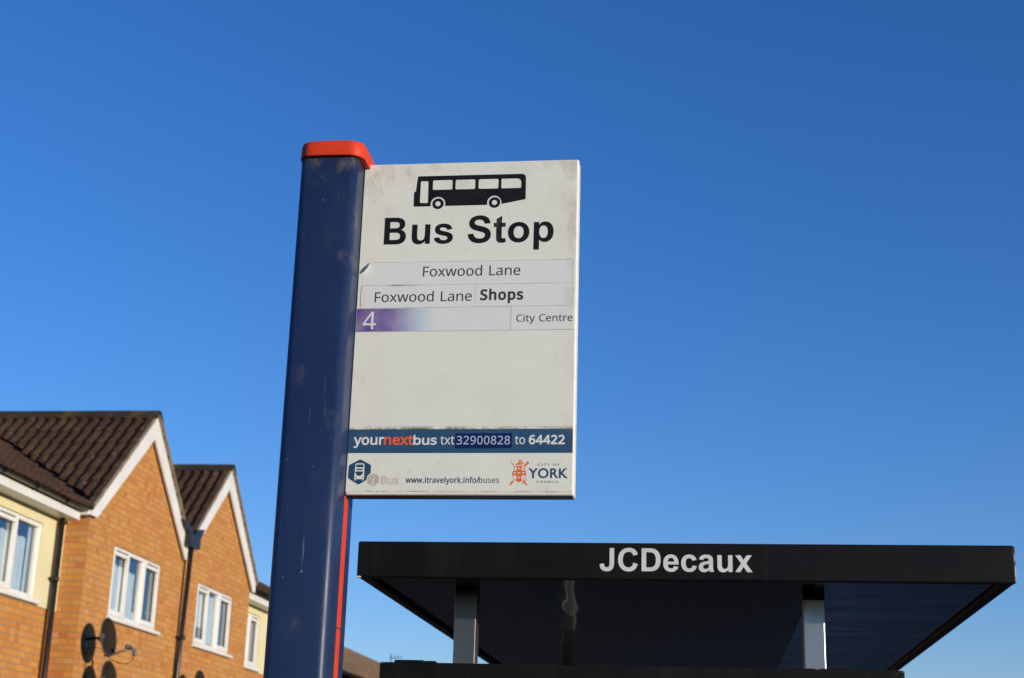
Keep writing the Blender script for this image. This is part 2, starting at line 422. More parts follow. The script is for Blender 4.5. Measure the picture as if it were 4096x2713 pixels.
M['strip'] = sign_mat('white_sticker', (0.650, 0.680, 0.660), (0.57, 0.58, 0.55), 0.6)
M['route'] = sign_mat('route_sticker', (0.640, 0.668, 0.650), (0.57, 0.58, 0.55), 0.6, grad=True)
M['banner'] = sign_mat('blue_banner_sheet', (0.019, 0.068, 0.145), (0.027, 0.092, 0.175), 0.8)
M['patch'] = flat('deep_blue_sticker', (0.003, 0.016, 0.085), 0.5, spec=0.2)
def scuffed_ink():
    m, n, p = base_mat('black_vinyl'); t = NT(n); o = t.obj(); x, y, z = t.sep(o)[:3]
    u = t.math('ADD', x, STOP_AT[0] - SX); v = t.math('SUBTRACT', SZ, z)
    col = t.mix(t.ramp(t.noise(o, 30, 5), 0.35, 0.7), (0.006, 0.0065, 0.007), (0.011, 0.011, 0.011))
    zone = t.math('MULTIPLY', t.math('MULTIPLY', t.ramp(u, 0.279, 0.284), t.ramp(u, 0.299, 0.303, 1.0, 0.0)), t.ramp(v, 0.126, 0.132))
    rub = t.ramp(t.noise(t.obj((1, 1, 0.6)), 85, 5, 0.65), 0.44, 0.66)
    col = t.mix(t.math('MULTIPLY', t.math('MULTIPLY', zone, rub), 0.75), col, (0.085, 0.085, 0.08))
    col = t.mix(t.math('MULTIPLY', t.ramp(t.noise(o, 130, 3), 0.68, 0.76), 0.35), col, (0.09, 0.088, 0.08))
    n.links.new(col, p.inputs['Base Color']); p.inputs['Roughness'].default_value = 0.5; p.inputs['Specular IOR Level'].default_value = 0.22
    return m
M['ink'] = scuffed_ink()
M['grey_ink'] = flat('charcoal_ink', (0.030, 0.030, 0.030), 0.5)
M['navy'] = flat('navy_ink', (0.015, 0.056, 0.118), 0.5)
M['slate'] = flat('slate_ink', (0.05, 0.08, 0.11), 0.5)
M['orange'] = flat('orange_ink', (0.76, 0.125, 0.014), 0.5)
M['orange2'] = flat('red_orange_ink', (0.80, 0.110, 0.012), 0.5)
M['white'] = flat('white_ink', (0.66, 0.67, 0.68), 0.5)
M['white2'] = mottled('white_vinyl', (0.66, 0.67, 0.66), (0.55, 0.56, 0.55), 20, 0.5)
M['palelilac'] = flat('pale_blue_ink', (0.42, 0.47, 0.62), 0.5)
M['faded'] = mottled('faded_pink_ink', (0.53, 0.46, 0.42), (0.40, 0.345, 0.32), 70, 0.5, lo=0.35, hi=0.7)
M['faded2'] = mottled('faded_grey_ink', (0.56, 0.53, 0.47), (0.38, 0.37, 0.35), 60, 0.5, lo=0.35, hi=0.75)
M['underside'] = flat('black_sign_channel', (0.012, 0.012, 0.013), 0.25)

# ------------------------------------------------------------------ lettering: outlines as bezier paths
NOTO={'.':(215,'M58,43C58,63,63,77,72,85C82,93,93,97,107,97C121,97,132,93,142,85C152,77,157,63,157,43C157,24,152,10,142,2C132,-7,121,-11,107,-11C93,-11,82,-7,72,2C63,10,58,24,58,43Z'),
'/':(298,'M290,573L77,0L8,0L221,573Z'),
'0':(459,'M419,287C419,241,416,199,409,163C402,126,391,96,376,70C360,45,341,25,316,12C292,-1,263,-8,229,-8C186,-8,150,4,122,27C94,51,73,85,60,129C46,173,39,226,39,287C39,349,46,402,58,446C71,490,91,523,119,547C146,570,183,581,229,581C271,581,307,570,335,547C364,523,385,490,399,446C412,402,419,349,419,287ZM110,287C110,235,114,191,121,156C129,122,142,96,159,78C177,61,200,52,229,52C257,52,281,61,298,78C315,95,328,121,336,156C344,191,348,235,348,287C348,339,344,383,336,417C328,452,315,478,298,495C281,513,257,521,229,521C200,521,177,513,159,495C142,478,129,452,121,417C114,383,110,339,110,287Z'),
'2':(459,'M417,0L38,0L38,59L188,210L261,287C281,310,296,332,306,353C316,375,322,399,322,424C322,456,312,480,294,496C275,512,250,520,221,520C193,520,168,516,147,506C126,496,105,483,83,466L45,513L94,548C112,558,132,566,153,572C174,578,196,581,221,581C256,581,287,574,313,562C338,550,358,532,372,510C387,487,394,460,394,428C394,398,388,370,375,344C363,318,346,292,324,267L247,185L128,67L128,64L417,64Z'),
'3':(459,'M395,439C395,413,391,391,381,372C371,353,358,338,340,326C322,315,301,306,277,302L277,298C323,293,357,279,379,255C402,231,413,201,413,163C413,130,405,100,390,74C374,48,350,28,318,14C286,-1,244,-8,193,-8C163,-8,136,-6,110,-1C84,3,60,11,36,23L36,89C60,77,86,68,114,61C142,55,168,51,194,51C245,51,282,61,305,81C328,101,339,129,339,164C339,188,333,208,320,223C308,237,289,248,265,255C241,262,213,265,179,265L123,265L123,326L180,326C211,326,238,330,259,339C280,348,296,361,307,377C318,394,323,412,323,434C323,462,314,483,295,498C276,514,251,521,219,521C199,521,180,519,164,515L117,498L75,473L39,521C60,537,85,551,115,563C145,575,180,581,218,581C278,581,323,567,352,540C381,514,395,480,395,439Z'),
'4':(459,'M443,130L359,130L359,0L291,0L291,130L17,130L17,190L286,576L359,576L359,193L443,193ZM291,374L291,412L293,444L294,474L295,500L292,500L276,468L257,438L86,193L291,193Z'),
'6':(459,'M44,245C44,278,46,310,51,342C55,374,63,405,75,433C86,462,101,487,121,510C141,532,166,549,196,562C226,574,263,581,306,581L344,579L377,573L377,513L344,520L308,523C271,523,240,517,216,504C191,492,172,475,158,454C143,433,133,408,127,380C120,352,116,323,115,291L119,291C128,304,138,315,150,326C162,336,177,344,194,350C212,356,232,358,255,358C288,358,317,352,342,338C367,324,386,305,400,279C414,253,421,221,421,184C421,145,414,111,399,82C384,53,363,31,336,15C309,0,276,-8,239,-8C212,-8,186,-3,163,7C139,17,119,33,101,54C83,75,69,101,59,133C49,165,44,202,44,245ZM238,51C272,51,299,62,320,84C341,105,351,139,351,184C351,221,342,250,324,271C305,292,277,303,241,303C215,303,194,298,175,287C156,277,142,264,131,248C121,232,115,215,115,198C115,180,118,163,123,146C128,129,136,113,146,99C157,84,170,73,185,64C200,56,218,51,238,51Z'),
'8':(459,'M229,581C262,581,292,575,318,565C343,555,363,539,378,519C393,499,400,473,400,443C400,420,395,400,385,383C375,366,362,351,346,338C329,325,311,313,291,303C315,292,336,279,355,265C374,251,390,234,401,216C413,197,419,175,419,148C419,116,411,89,395,65C380,42,358,24,330,11C302,-2,269,-8,231,-8C190,-8,155,-2,126,10C98,23,76,40,61,63C47,86,39,113,39,146C39,172,45,195,56,214C67,233,81,250,99,264C118,278,137,289,158,299C139,310,122,322,107,336C92,349,80,365,71,383C62,400,58,421,58,444C58,474,65,498,80,518C95,538,115,554,141,565C167,575,196,581,229,581ZM108,145C108,117,118,94,138,76C158,57,188,48,229,48C268,48,298,57,319,76C339,94,350,118,350,148C350,166,345,183,335,197C325,211,311,224,293,235C275,246,254,256,229,265L217,270C193,260,173,249,157,237C141,226,129,212,121,197C112,182,108,165,108,145ZM228,524C198,524,174,517,155,502C136,488,127,468,127,441C127,421,131,405,141,391C150,378,163,367,179,357L232,330L282,357C297,366,308,378,317,392C326,405,330,422,330,441C330,468,321,488,302,502C284,517,259,524,228,524Z'),
'9':(459,'M417,328C417,295,415,263,410,231C406,198,398,168,387,139C375,111,360,85,340,63C320,41,295,23,265,11C234,-2,197,-8,154,-8L117,-6L82,0L82,60L115,53L152,50C190,50,221,56,245,68C269,80,289,97,303,118C318,139,328,164,334,192C341,220,345,250,346,281L341,281C333,268,323,257,310,247C298,237,283,229,266,223C248,217,228,214,204,214C172,214,143,221,118,235C93,248,74,268,61,294C47,319,40,350,40,387C40,427,48,462,63,491C78,520,99,542,127,557C154,573,186,581,223,581C250,581,276,575,299,565C323,555,343,539,361,518C379,497,392,471,402,439C412,408,417,371,417,328ZM223,521C190,521,163,510,142,488C120,466,110,433,110,388C110,351,119,322,137,301C155,280,182,269,220,269C245,269,268,275,286,285C305,296,320,309,330,325C340,341,346,357,346,374C346,392,343,409,338,426C333,444,325,460,315,474C305,488,292,500,277,508C261,517,243,521,223,521Z'),
'B':(521,'M241,573C313,573,367,562,404,541C440,520,459,483,459,431C459,408,455,388,446,371C438,354,426,339,409,328C393,316,373,308,350,304L350,300C374,296,395,289,415,279C435,269,450,254,461,236C472,217,478,193,478,163C478,128,470,99,454,74C438,50,415,31,385,19C356,6,320,0,279,0L78,0L78,573ZM256,329C305,329,339,337,357,352C375,368,384,392,384,423C384,454,373,477,351,490C329,504,293,511,245,511L150,511L150,329ZM150,269L150,61L265,61C316,61,352,71,371,91C391,110,401,136,401,168C401,189,397,206,388,221C379,236,364,248,344,256C323,265,295,269,260,269Z'),
'C':(507,'M323,517C293,517,265,512,241,502C216,491,195,476,178,456C161,436,148,412,139,383C130,354,125,322,125,286C125,239,132,198,147,164C162,129,184,102,213,83C242,65,279,55,322,55C348,55,371,57,394,62L460,78L460,15C438,7,416,1,393,-2C371,-6,343,-8,312,-8C254,-8,205,4,166,28C127,52,98,86,78,131C59,175,49,227,49,287C49,330,55,370,67,406C79,442,97,473,120,499C143,525,172,545,206,559C240,574,280,581,324,581C353,581,382,578,409,572C436,566,461,558,482,547L453,486L394,508C372,514,349,517,323,517Z'),
'F':(416,'M150,0L78,0L78,573L398,573L398,509L150,509L150,306L383,306L383,243L150,243Z'),
'L':(420,'M78,0L78,573L150,573L150,64L400,64L400,0Z'),
'S':(440,'M403,153C403,119,394,90,378,66C361,42,337,24,307,11C276,-2,240,-8,198,-8L137,-5L83,4L41,19L41,88C60,80,84,72,113,65C141,58,171,55,201,55C230,55,253,58,273,66C292,73,306,84,316,98C326,112,330,128,330,147C330,165,326,181,318,194C310,207,297,219,277,230C258,241,230,252,196,265L131,294C113,304,97,316,85,330C73,343,63,358,57,375C51,392,48,412,48,435C48,465,56,491,71,513C87,534,108,551,136,563C163,575,195,581,231,581C262,581,291,578,318,572C344,566,368,558,389,549L366,487L302,508C279,514,254,517,229,517C205,517,185,514,169,507C153,500,141,490,133,478C125,465,121,450,121,434C121,415,125,399,133,386C141,373,154,361,172,351C191,341,215,330,246,318C280,306,308,293,332,279C355,265,372,248,385,228C397,208,403,183,403,153Z'),
'a':(450,'M231,437C283,437,322,426,347,403C372,380,385,343,385,293L385,0L334,0L320,61L317,61C304,45,292,32,279,22C266,12,251,4,234,-1C217,-6,196,-8,172,-8C147,-8,124,-3,103,6C82,15,66,29,55,48C43,67,37,91,37,119C37,162,54,195,87,219C121,242,173,254,243,257L316,259L316,285C316,321,308,345,293,359C277,373,255,380,227,380C204,380,183,377,163,370L106,347L84,400C103,410,125,419,151,426C176,433,203,437,231,437ZM252,208C198,206,161,197,141,182C120,167,110,146,110,119C110,95,117,77,132,66C147,55,165,49,188,49C225,49,255,59,279,79C303,99,315,130,315,172L315,210Z'),
'b':(493,'M139,461L138,410L135,373L139,373C151,391,168,406,189,419C211,431,238,437,272,437C325,437,368,418,401,381C433,344,449,289,449,215C449,166,442,125,427,91C412,58,392,33,365,17C338,0,307,-8,272,-8C238,-8,211,-2,189,10C168,23,151,37,139,55L133,55L119,0L68,0L68,609L139,609ZM260,379C229,379,205,373,188,361C170,350,157,332,150,308C142,285,139,254,139,217L139,214C139,161,147,121,165,93C182,65,214,51,261,51C300,51,329,65,348,93C367,121,376,162,376,216C376,270,367,310,348,338C329,365,299,379,260,379Z'),
'd':(493,'M221,-8C167,-8,124,11,92,48C60,85,44,140,44,214C44,288,60,344,93,381C125,419,168,438,221,438C244,438,263,435,280,429C296,424,311,416,323,407C335,397,346,386,354,374L359,374L356,405L354,438L354,609L425,609L425,0L368,0L358,58L354,58C346,45,335,34,323,24C311,15,296,7,279,1C263,-5,243,-8,221,-8ZM232,51C277,51,309,63,328,88C346,113,355,150,355,200L355,213C355,267,346,308,329,336C311,365,279,379,231,379C193,379,165,364,146,334C127,304,117,263,117,213C117,161,127,121,146,93C165,65,193,51,232,51Z'),
'e':(452,'M234,438C271,438,303,430,329,414C356,398,376,375,390,346C404,317,411,283,411,244L411,201L117,201C118,153,131,116,154,90C178,65,211,52,254,52C281,52,306,55,327,60L392,82L392,20C370,10,349,3,327,-1C306,-6,280,-8,251,-8C210,-8,174,0,143,17C112,33,88,58,70,91C53,124,44,164,44,212C44,259,52,299,68,333C84,366,106,392,134,411C163,429,196,438,234,438ZM233,380C200,380,173,369,154,348C134,326,122,296,119,257L338,257C338,282,334,303,326,322C319,340,308,354,292,364C277,375,257,380,233,380Z'),
'f':(276,'M266,375L158,375L158,0L87,0L87,375L12,375L12,408L87,432L87,457C87,494,93,524,104,547C115,570,131,587,152,597C172,608,198,613,227,613L274,609L310,599L292,544L262,552L228,556C204,556,187,548,175,532C164,516,158,492,158,458L158,430L266,430Z'),
'h':(496,'M139,431L138,399L135,370L140,370C149,385,160,398,174,407C188,417,203,424,221,429C238,435,255,437,273,437C308,437,337,432,360,421C384,410,401,393,413,370C425,347,431,317,431,280L431,0L361,0L361,275C361,310,353,336,338,353C322,370,298,379,265,379C233,379,207,372,189,360C171,348,158,331,150,308C143,284,139,256,139,222L139,0L68,0L68,609L139,609Z'),
'i':(207,'M139,430L139,0L68,0L68,430ZM104,591C115,591,124,587,133,580C141,573,145,562,145,546C145,531,141,520,133,512C124,505,115,501,104,501C92,501,83,505,75,512C67,520,63,531,63,546C63,562,67,573,75,580C83,587,92,591,104,591Z'),
'k':(428,'M138,291L137,257L135,221L138,221L152,240L172,264L189,285L326,430L409,430L235,246L421,0L336,0L187,200L138,158L138,0L68,0L68,609L138,609Z'),
'l':(207,'M139,0L68,0L68,609L139,609Z'),
'n':(496,'M275,438C326,438,365,425,391,401C418,376,431,335,431,280L431,0L361,0L361,275C361,310,353,336,338,353C322,370,298,379,265,379C217,379,184,365,166,338C148,312,139,273,139,223L139,0L68,0L68,430L125,430L136,371L140,371C149,386,161,399,175,409C189,418,205,426,222,431C239,435,257,438,275,438Z'),
'o':(485,'M442,216C442,180,437,148,428,121C418,93,405,70,388,51C370,31,349,17,324,7C300,-3,272,-8,241,-8C213,-8,187,-3,163,7C139,17,118,31,100,51C83,70,69,93,59,121C49,148,44,180,44,216C44,263,52,304,68,336C84,369,107,394,137,412C167,429,203,438,244,438C283,438,317,429,347,412C377,394,400,369,417,336C433,304,442,263,442,216ZM117,216C117,182,121,153,130,128C139,103,153,84,172,71C190,57,214,51,243,51C272,51,296,57,314,71C333,84,347,103,356,128C364,153,369,182,369,216C369,250,364,279,355,303C346,327,332,346,314,359C296,372,272,379,242,379C198,379,167,364,147,335C127,306,117,267,117,216Z'),
'p':(493,'M273,438C326,438,368,419,401,383C433,346,449,290,449,216C449,167,442,126,427,93C412,59,392,34,365,17C339,0,308,-8,272,-8C250,-8,230,-5,213,1C196,7,182,14,170,24L139,55L134,55L137,20L139,-16L139,-192L68,-192L68,430L126,430L136,371L139,371C147,384,158,395,170,405C182,415,196,423,213,429C230,435,250,438,273,438ZM260,379C231,379,208,373,190,362C172,351,160,335,152,313C144,291,139,263,139,229L139,216C139,180,142,150,150,126C157,101,170,83,188,70C206,57,230,51,261,51C288,51,309,58,326,72C343,87,355,106,364,131C372,156,376,184,376,217C376,266,367,305,348,334C329,364,299,379,260,379Z'),
'r':(331,'M269,438L295,437L319,433L310,368L287,372L264,374C247,374,231,370,217,363C202,356,188,347,176,334C165,321,155,306,149,289C142,271,139,251,139,229L139,0L68,0L68,430L126,430L134,351L137,351C146,367,157,382,170,395C183,408,198,418,214,426C231,434,249,438,269,438Z'),
's':(384,'M348,119C348,91,341,68,327,49C313,30,294,16,268,6C242,-3,212,-8,176,-8C146,-8,121,-6,99,-1C77,4,58,11,42,19L42,83L104,60C128,53,153,49,178,49C214,49,240,55,256,66C272,78,280,93,280,112C280,123,277,133,271,141C265,150,255,158,239,167L174,196L103,228C83,238,68,251,57,266C46,281,41,300,41,324C41,360,56,388,85,408C115,428,154,438,202,438C228,438,253,435,275,430C298,425,319,418,339,409L315,353L258,372C238,377,218,380,197,380C168,380,146,375,131,366C116,357,108,344,108,328C108,316,112,306,119,298C126,290,137,282,154,274L219,246L289,215C308,204,323,191,333,176C343,161,348,142,348,119Z'),
't':(289,'M212,50L245,53L272,59L272,5L240,-4L200,-8C177,-8,157,-4,138,4C119,11,103,25,91,44C80,63,74,90,74,125L74,375L13,375L13,409L75,437L103,528L144,528L144,430L269,430L269,375L144,375L144,127C144,101,151,81,163,69C176,56,192,50,212,50Z'),
'u':(496,'M427,430L427,0L370,0L359,57L356,57C347,42,335,30,321,20C306,10,291,3,273,-1C256,-6,238,-8,220,-8C186,-8,157,-3,134,8C110,19,93,36,81,59C69,82,63,112,63,148L63,430L135,430L135,153C135,119,142,93,158,76C173,59,198,51,230,51C262,51,287,57,306,69C324,81,337,98,345,121C353,145,357,173,357,206L357,430Z'),
'v':(407,'M163,0L0,430L75,430L167,176L180,137L193,96L201,63L204,63L214,96L227,138L241,176L332,430L407,430L244,0Z'),
'w':(630,'M346,243L336,276L328,308L321,335L316,357L313,357L308,335L302,307L294,275L284,242L207,1L127,1L9,431L82,431L141,201L153,154L163,109L169,73L172,73L178,97L185,128L193,160L201,188L277,431L354,431L428,188L440,149L451,109L457,74L460,74L466,108L477,153L489,201L549,431L621,431L502,1L419,1Z'),
'x':(424,'M170,220L22,430L102,430L213,268L322,430L402,430L253,220L410,0L330,0L213,172L94,0L14,0Z'),
'y':(409,'M1,430L76,430L169,185L184,144L196,105L205,68L209,68L224,121L245,186L333,430L409,430L224,-59C214,-86,202,-109,188,-130C174,-150,158,-165,138,-176C119,-187,95,-192,67,-192L34,-190L9,-186L9,-130L30,-133L56,-135C73,-135,87,-132,99,-126C111,-119,121,-111,130,-99C138,-88,146,-74,152,-59L174,-2Z')}

GILL={'C':(708,'M656,635C563,674,492,691,422,691C205,691,48,539,48,331C48,188,160,-9,416,-9C523,-9,596,16,663,51L663,158C586,108,502,81,425,81C261,81,149,187,149,340C149,490,265,601,421,601C500,601,572,579,656,530Z'),
'F':(469,'M440,682L76,682L76,0L174,0L174,317L440,317L440,405L174,405L174,594L440,594Z'),
'I':(250,'M174,682L76,682L76,0L174,0Z'),
'K':(656,'M285,359L582,682L460,682L173,370L173,682L75,682L75,0L173,0L173,337L520,0L655,0Z'),
'L':(490,'M172,682L74,682L74,0L480,0L480,88L172,88Z'),
'N':(781,'M706,682L614,682L614,154L152,682L74,682L74,0L166,0L166,525L622,0L706,0Z'),
'O':(823,'M45,341C45,156,186,-9,409,-9C640,-9,778,157,778,341C778,531,636,691,411,691C190,691,45,530,45,341ZM146,341C146,491,259,601,411,601C564,601,677,491,677,341C677,192,564,81,411,81C259,81,146,192,146,341Z'),
'R':(604,'M77,682L77,0L175,0L175,296L216,296C266,296,307,280,397,140L487,0L604,0C557,65,540,88,511,135C459,220,421,283,359,324C432,353,473,412,473,491C473,609,387,682,249,682ZM175,598L238,598C333,598,371,559,372,495C373,438,343,384,238,384L175,384Z'),
'T':(604,'M587,682L17,682L17,594L253,594L253,0L351,0L351,594L587,594Z'),
'U':(708,'M648,682L550,682L550,285C550,221,542,171,507,136C476,105,422,81,347,81C288,81,239,100,200,139C169,170,159,202,159,279L159,682L61,682L61,258C61,72,201,-9,345,-9C548,-9,648,101,648,268Z'),
'Y':(604,'M301,447L118,682L0,682L253,361L253,0L351,0L351,360L604,682L486,682Z')}
HEAVY = {
'B': (722, 'M73,0L73,716L359,716C500,716,606,662,606,535C606,465,570,415,505,385C590,362,638,295,638,208C638,75,545,0,390,0ZM218,597L218,431L313,431C420,431,463,440,463,514C463,590,420,597,300,597ZM218,312L218,121L350,121C440,121,487,140,487,217C487,290,440,312,340,312Z'),
'u': (611, 'M413,0L413,78C375,20,318,-12,249,-12C130,-12,66,60,66,190L66,519L203,519L203,280C203,165,207,93,295,93C385,93,401,160,401,290L401,519L538,519L538,0Z'),
's': (556, 'M24,148L162,169C172,120,208,88,270,88C340,88,372,112,372,147C372,182,340,190,290,202C130,238,45,262,45,375C45,470,125,531,260,531C395,531,465,482,492,382L362,358C350,402,316,428,263,428C200,428,173,410,173,384C173,350,210,345,310,322C460,288,513,240,513,158C513,62,430,-12,270,-12C130,-12,45,52,24,148Z'),
'S': (667, 'M36,233L177,247C190,160,245,112,332,112C425,112,470,152,470,205C470,260,420,278,300,308C150,346,66,400,66,522C66,640,160,728,322,728C495,728,590,645,595,510L450,504C440,580,400,612,320,612C245,612,202,580,202,535C202,488,250,470,365,442C530,403,616,345,616,210C616,80,515,-12,330,-12C155,-12,55,75,36,233Z'),
't': (333, 'M310,519L310,409L216,409L216,200C216,135,218,104,255,104C272,104,290,108,312,117L324,10C290,-4,255,-12,213,-12C120,-12,80,30,80,140L80,409L17,409L17,519L80,519L80,622L217,702L217,519Z'),
'o': (611, 'M40,266C40,430,150,531,306,531C462,531,571,420,571,260C571,100,462,-12,306,-12C150,-12,40,92,40,266ZM180,260C180,158,232,102,306,102C380,102,431,158,431,261C431,362,380,418,306,418C232,418,180,362,180,260Z'),
'p': (611, 'M68,519L196,519L196,443C230,500,285,531,345,531C470,531,558,430,558,262C558,92,468,-12,346,-12C290,-12,245,8,205,55L205,-207L68,-207ZM203,268C203,155,245,96,312,96C375,96,418,150,418,258C418,365,374,424,310,424C245,424,203,370,203,268Z'),
'J': (556, 'M334,716L478,716L478,263C478,70,400,-12,240,-12C95,-12,20,70,20,214L157,229C160,145,185,112,243,112C315,112,334,155,334,250Z'),
'C': (722, 'M531,264L671,219C640,70,540,-12,385,-12C190,-12,47,125,47,352C47,590,190,728,395,728C545,728,640,655,670,520L527,486C512,560,460,604,388,604C275,604,196,525,196,362C196,190,275,112,385,112C460,112,510,160,531,264Z'),
'D': (722, 'M73,716L338,716C560,716,673,590,673,356C673,120,555,0,350,0L73,0ZM218,595L218,121L326,121C460,121,524,185,524,358C524,530,460,595,310,595Z'),
'e': (556, 'M372,165L509,142C475,45,395,-12,283,-12C120,-12,34,90,34,256C34,425,130,531,272,531C430,531,525,420,518,217L174,217C178,135,220,92,286,92C330,92,360,115,372,165ZM380,304C378,385,335,427,280,427C222,427,178,380,178,304Z'),
'c': (556, 'M524,365L389,341C382,390,350,420,298,420C228,420,184,370,184,265C184,150,228,98,300,98C353,98,385,128,399,192L534,169C505,48,425,-12,294,-12C135,-12,43,90,43,259C43,430,137,531,297,531C425,531,498,475,524,365Z'),
'a': (556, 'M174,361L50,383C75,485,140,531,270,531C420,531,486,480,486,355L485,195C485,100,492,55,518,0L383,0C376,16,372,30,366,56C315,8,260,-12,203,-12C100,-12,36,50,36,140C36,250,110,290,240,315C310,328,350,340,353,345L353,360C353,405,330,424,268,424C215,424,190,408,174,361ZM354,252C330,243,300,236,260,228C200,215,173,195,173,155C173,115,203,86,250,86C290,86,335,105,348,145C354,165,354,190,354,252Z'),
'x': (556, 'M7,0L195,267L14,519L181,519L273,375L370,519L530,519L353,271L546,0L378,0L272,162L165,0Z'),
}
import re
def parse_path(d):
    """-> list of closed contours, each a list of (point, handle_in, handle_out)"""
    out, cur = [], None
    for cmd, arg in re.findall(r'([MLCZ])([^MLCZ]*)', d):
        a = [float(v) for v in re.findall(r'-?\d+\.?\d*', arg)]
        if cmd == 'M': cur = [[(a[0], a[1]), None, None]]
        elif cmd == 'L': cur.append([(a[0], a[1]), None, None])
        elif cmd == 'C':
            cur[-1][2] = (a[0], a[1]); cur.append([(a[4], a[5]), (a[2], a[3]), None])
        elif cmd == 'Z':
            if len(cur) > 1 and abs(cur[0][0][0] - cur[-1][0][0]) + abs(cur[0][0][1] - cur[-1][0][1]) < 1e-6:
                cur[0][1] = cur[-1][1]; cur.pop()
            out.append(cur)
    return out
def flatten(con, res):
    pts = []; n = len(con)
    for i in range(n):
        p, _, ho = con[i]; q, hi, _ = con[(i+1) % n]
        pts.append(Vector(p))
        if ho or hi:
            h0 = Vector(ho) if ho else Vector(p); h1 = Vector(hi) if hi else Vector(q); p, q = Vector(p), Vector(q)
            for k in range(1, res):
                t = k/res; s = 1-t
                pts.append(p*s*s*s + h0*3*s*s*t + h1*3*s*t*t + q*t*t*t)
    out = []
    for p in pts:
        if not out or (p-out[-1]).length > 1e-4: out.append(p)
    if (out[0]-out[-1]).length < 1e-4: out.pop()
    return out
def area2(c): return sum(c[i-1].x*c[i].y - c[i].x*c[i-1].y for i in range(len(c)))
def inside(p, c):
    r = False
    for i in range(len(c)):
        a, b = c[i-1], c[i]
        if (a.y > p.y) != (b.y > p.y) and p.x < (b.x-a.x)*(p.y-a.y)/(b.y-a.y)+a.x: r = not r
    return r
def wind(p, cs):
    w = 0
    for c in cs:
        for i in range(len(c)):
            a, b = c[i-1], c[i]
            if a.y <= p.y < b.y and (b.x-a.x)*(p.y-a.y)-(p.x-a.x)*(b.y-a.y) > 0: w += 1
            elif b.y <= p.y < a.y and (b.x-a.x)*(p.y-a.y)-(p.x-a.x)*(b.y-a.y) < 0: w -= 1
    return w
def curve_mesh(contours, offset=0.0, res=6):
    """filled outline (nested contours are holes), optionally grown by offset -> mesh in the outline's own units"""
    cs = [flatten(c, res) for c in contours]
    fin = []
    for i, c in enumerate(cs):
        depth = sum(1 for j, d in enumerate(cs) if j != i and inside(c[0], d) and inside(c[len(c)//2], d))
        if (area2(c) > 0) == (depth % 2 == 1): c = c[::-1]        # outer contours counter-clockwise, holes clockwise
        if offset:
            n = len(c); o = []
            for k in range(n):
                d0 = (c[k]-c[k-1]).normalized(); d1 = (c[(k+1) % n]-c[k]).normalized()
                n0 = Vector((d0.y, -d0.x)); n1 = Vector((d1.y, -d1.x)); m = n0+n1
                m = m/max(0.6, m.length_squared)*2 if m.length > 1e-6 else n0
                o.append(c[k] + m*offset)
            c = o
        fin.append(c)
    vs, es = [], []
    for c in fin:
        s = len(vs); vs += c; es += [(s+k, s+(k+1) % len(c)) for k in range(len(c))]
    ov, oe, of = geometry.delaunay_2d_cdt(vs, es, [], 0, 1e-5)[:3]
    keep = []
    for f in of:
        p = sum((ov[k] for k in f), Vector((0, 0)))/len(f)
        if wind(p, fin) > 0: keep.append(list(f))
    me = bpy.data.meshes.new('outline')
    me.from_pydata([(v.x, v.y, 0) for v in ov], [], keep)
    bmt = bmesh.new(); bmt.from_mesh(me)
    for v in [v for v in bmt.verts if not v.link_faces]: bmt.verts.remove(v)
    for e in [e for e in bmt.edges if not e.link_faces]: bmt.edges.remove(e)
    bmesh.ops.recalc_face_normals(bmt, faces=bmt.faces)
    for f in bmt.faces:
        if f.normal.z < 0: f.normal_flip()
    bmt.to_mesh(me); bmt.free()
    return me
def on_plane(me, origin, unit=0.001, lift=0.0):
    """curve units (u right, v up) -> world, on a plane facing -Y whose (0,0) is at origin"""
    me.transform(Matrix(((unit, 0, 0, origin[0]), (0, 0, -unit, origin[1] - lift), (0, unit, 0, origin[2]), (0, 0, 0, 1))))
    return me
def run(text, font, x0, x1, vb, ref, vt, track=0.0):
    """contours of a text fitted to x0..x1 with its baseline at vb and the top of the letter ref at vt (v runs down)"""
    F = font; x = 0; cons = []
    for ch in text:
        if ch == ' ': x += 260 if font is NOTO else 278; x += track; continue
        adv, d = F[ch]
        for con in parse_path(d):
            cons.append([[None if q is None else (q[0] + x, q[1]) for q in k] for k in con])
        x += adv + track
    xs = [k[0][0] for c in cons for k in c]
    mx0, mx1 = min(xs), max(xs)
    rt = max(k[0][1] for c in parse_path(F[ref][1]) for k in c)
    sx, sy = (x1 - x0) / (mx1 - mx0), (vb - vt) / rt
    return [[[None if q is None else (x0 + (q[0] - mx0) * sx, -vb + q[1] * sy) for q in k] for k in c] for c in cons]
def poly(*pts): return [[(p[0], -p[1]), None, None] for p in pts]
def rrect(x0, y0, x1, y1, r, corners=(1, 1, 1, 1)):
    """rounded rectangle, v down; corners tl tr br bl"""
    k = 0.5523 * r; c = []
    def P(p, hi=None, ho=None): c.append([(p[0], -p[1]), None if hi is None else (hi[0], -hi[1]), None if ho is None else (ho[0], -ho[1])])
    if corners[0]: P((x0, y0+r), None, (x0, y0+r-k)); P((x0+r, y0), (x0+r-k, y0), None)
    else: P((x0, y0))
    if corners[1]: P((x1-r, y0), None, (x1-r+k, y0)); P((x1, y0+r), (x1, y0+r-k), None)
    else: P((x1, y0))
    if corners[2]: P((x1, y1-r), None, (x1, y1-r+k)); P((x1-r, y1), (x1-r+k, y1), None)
    else: P((x1, y1))
    if corners[3]: P((x0+r, y1), None, (x0+r-k, y1)); P((x0, y1-r), (x0, y1-r+k), None)
    else: P((x0, y1))
    return c
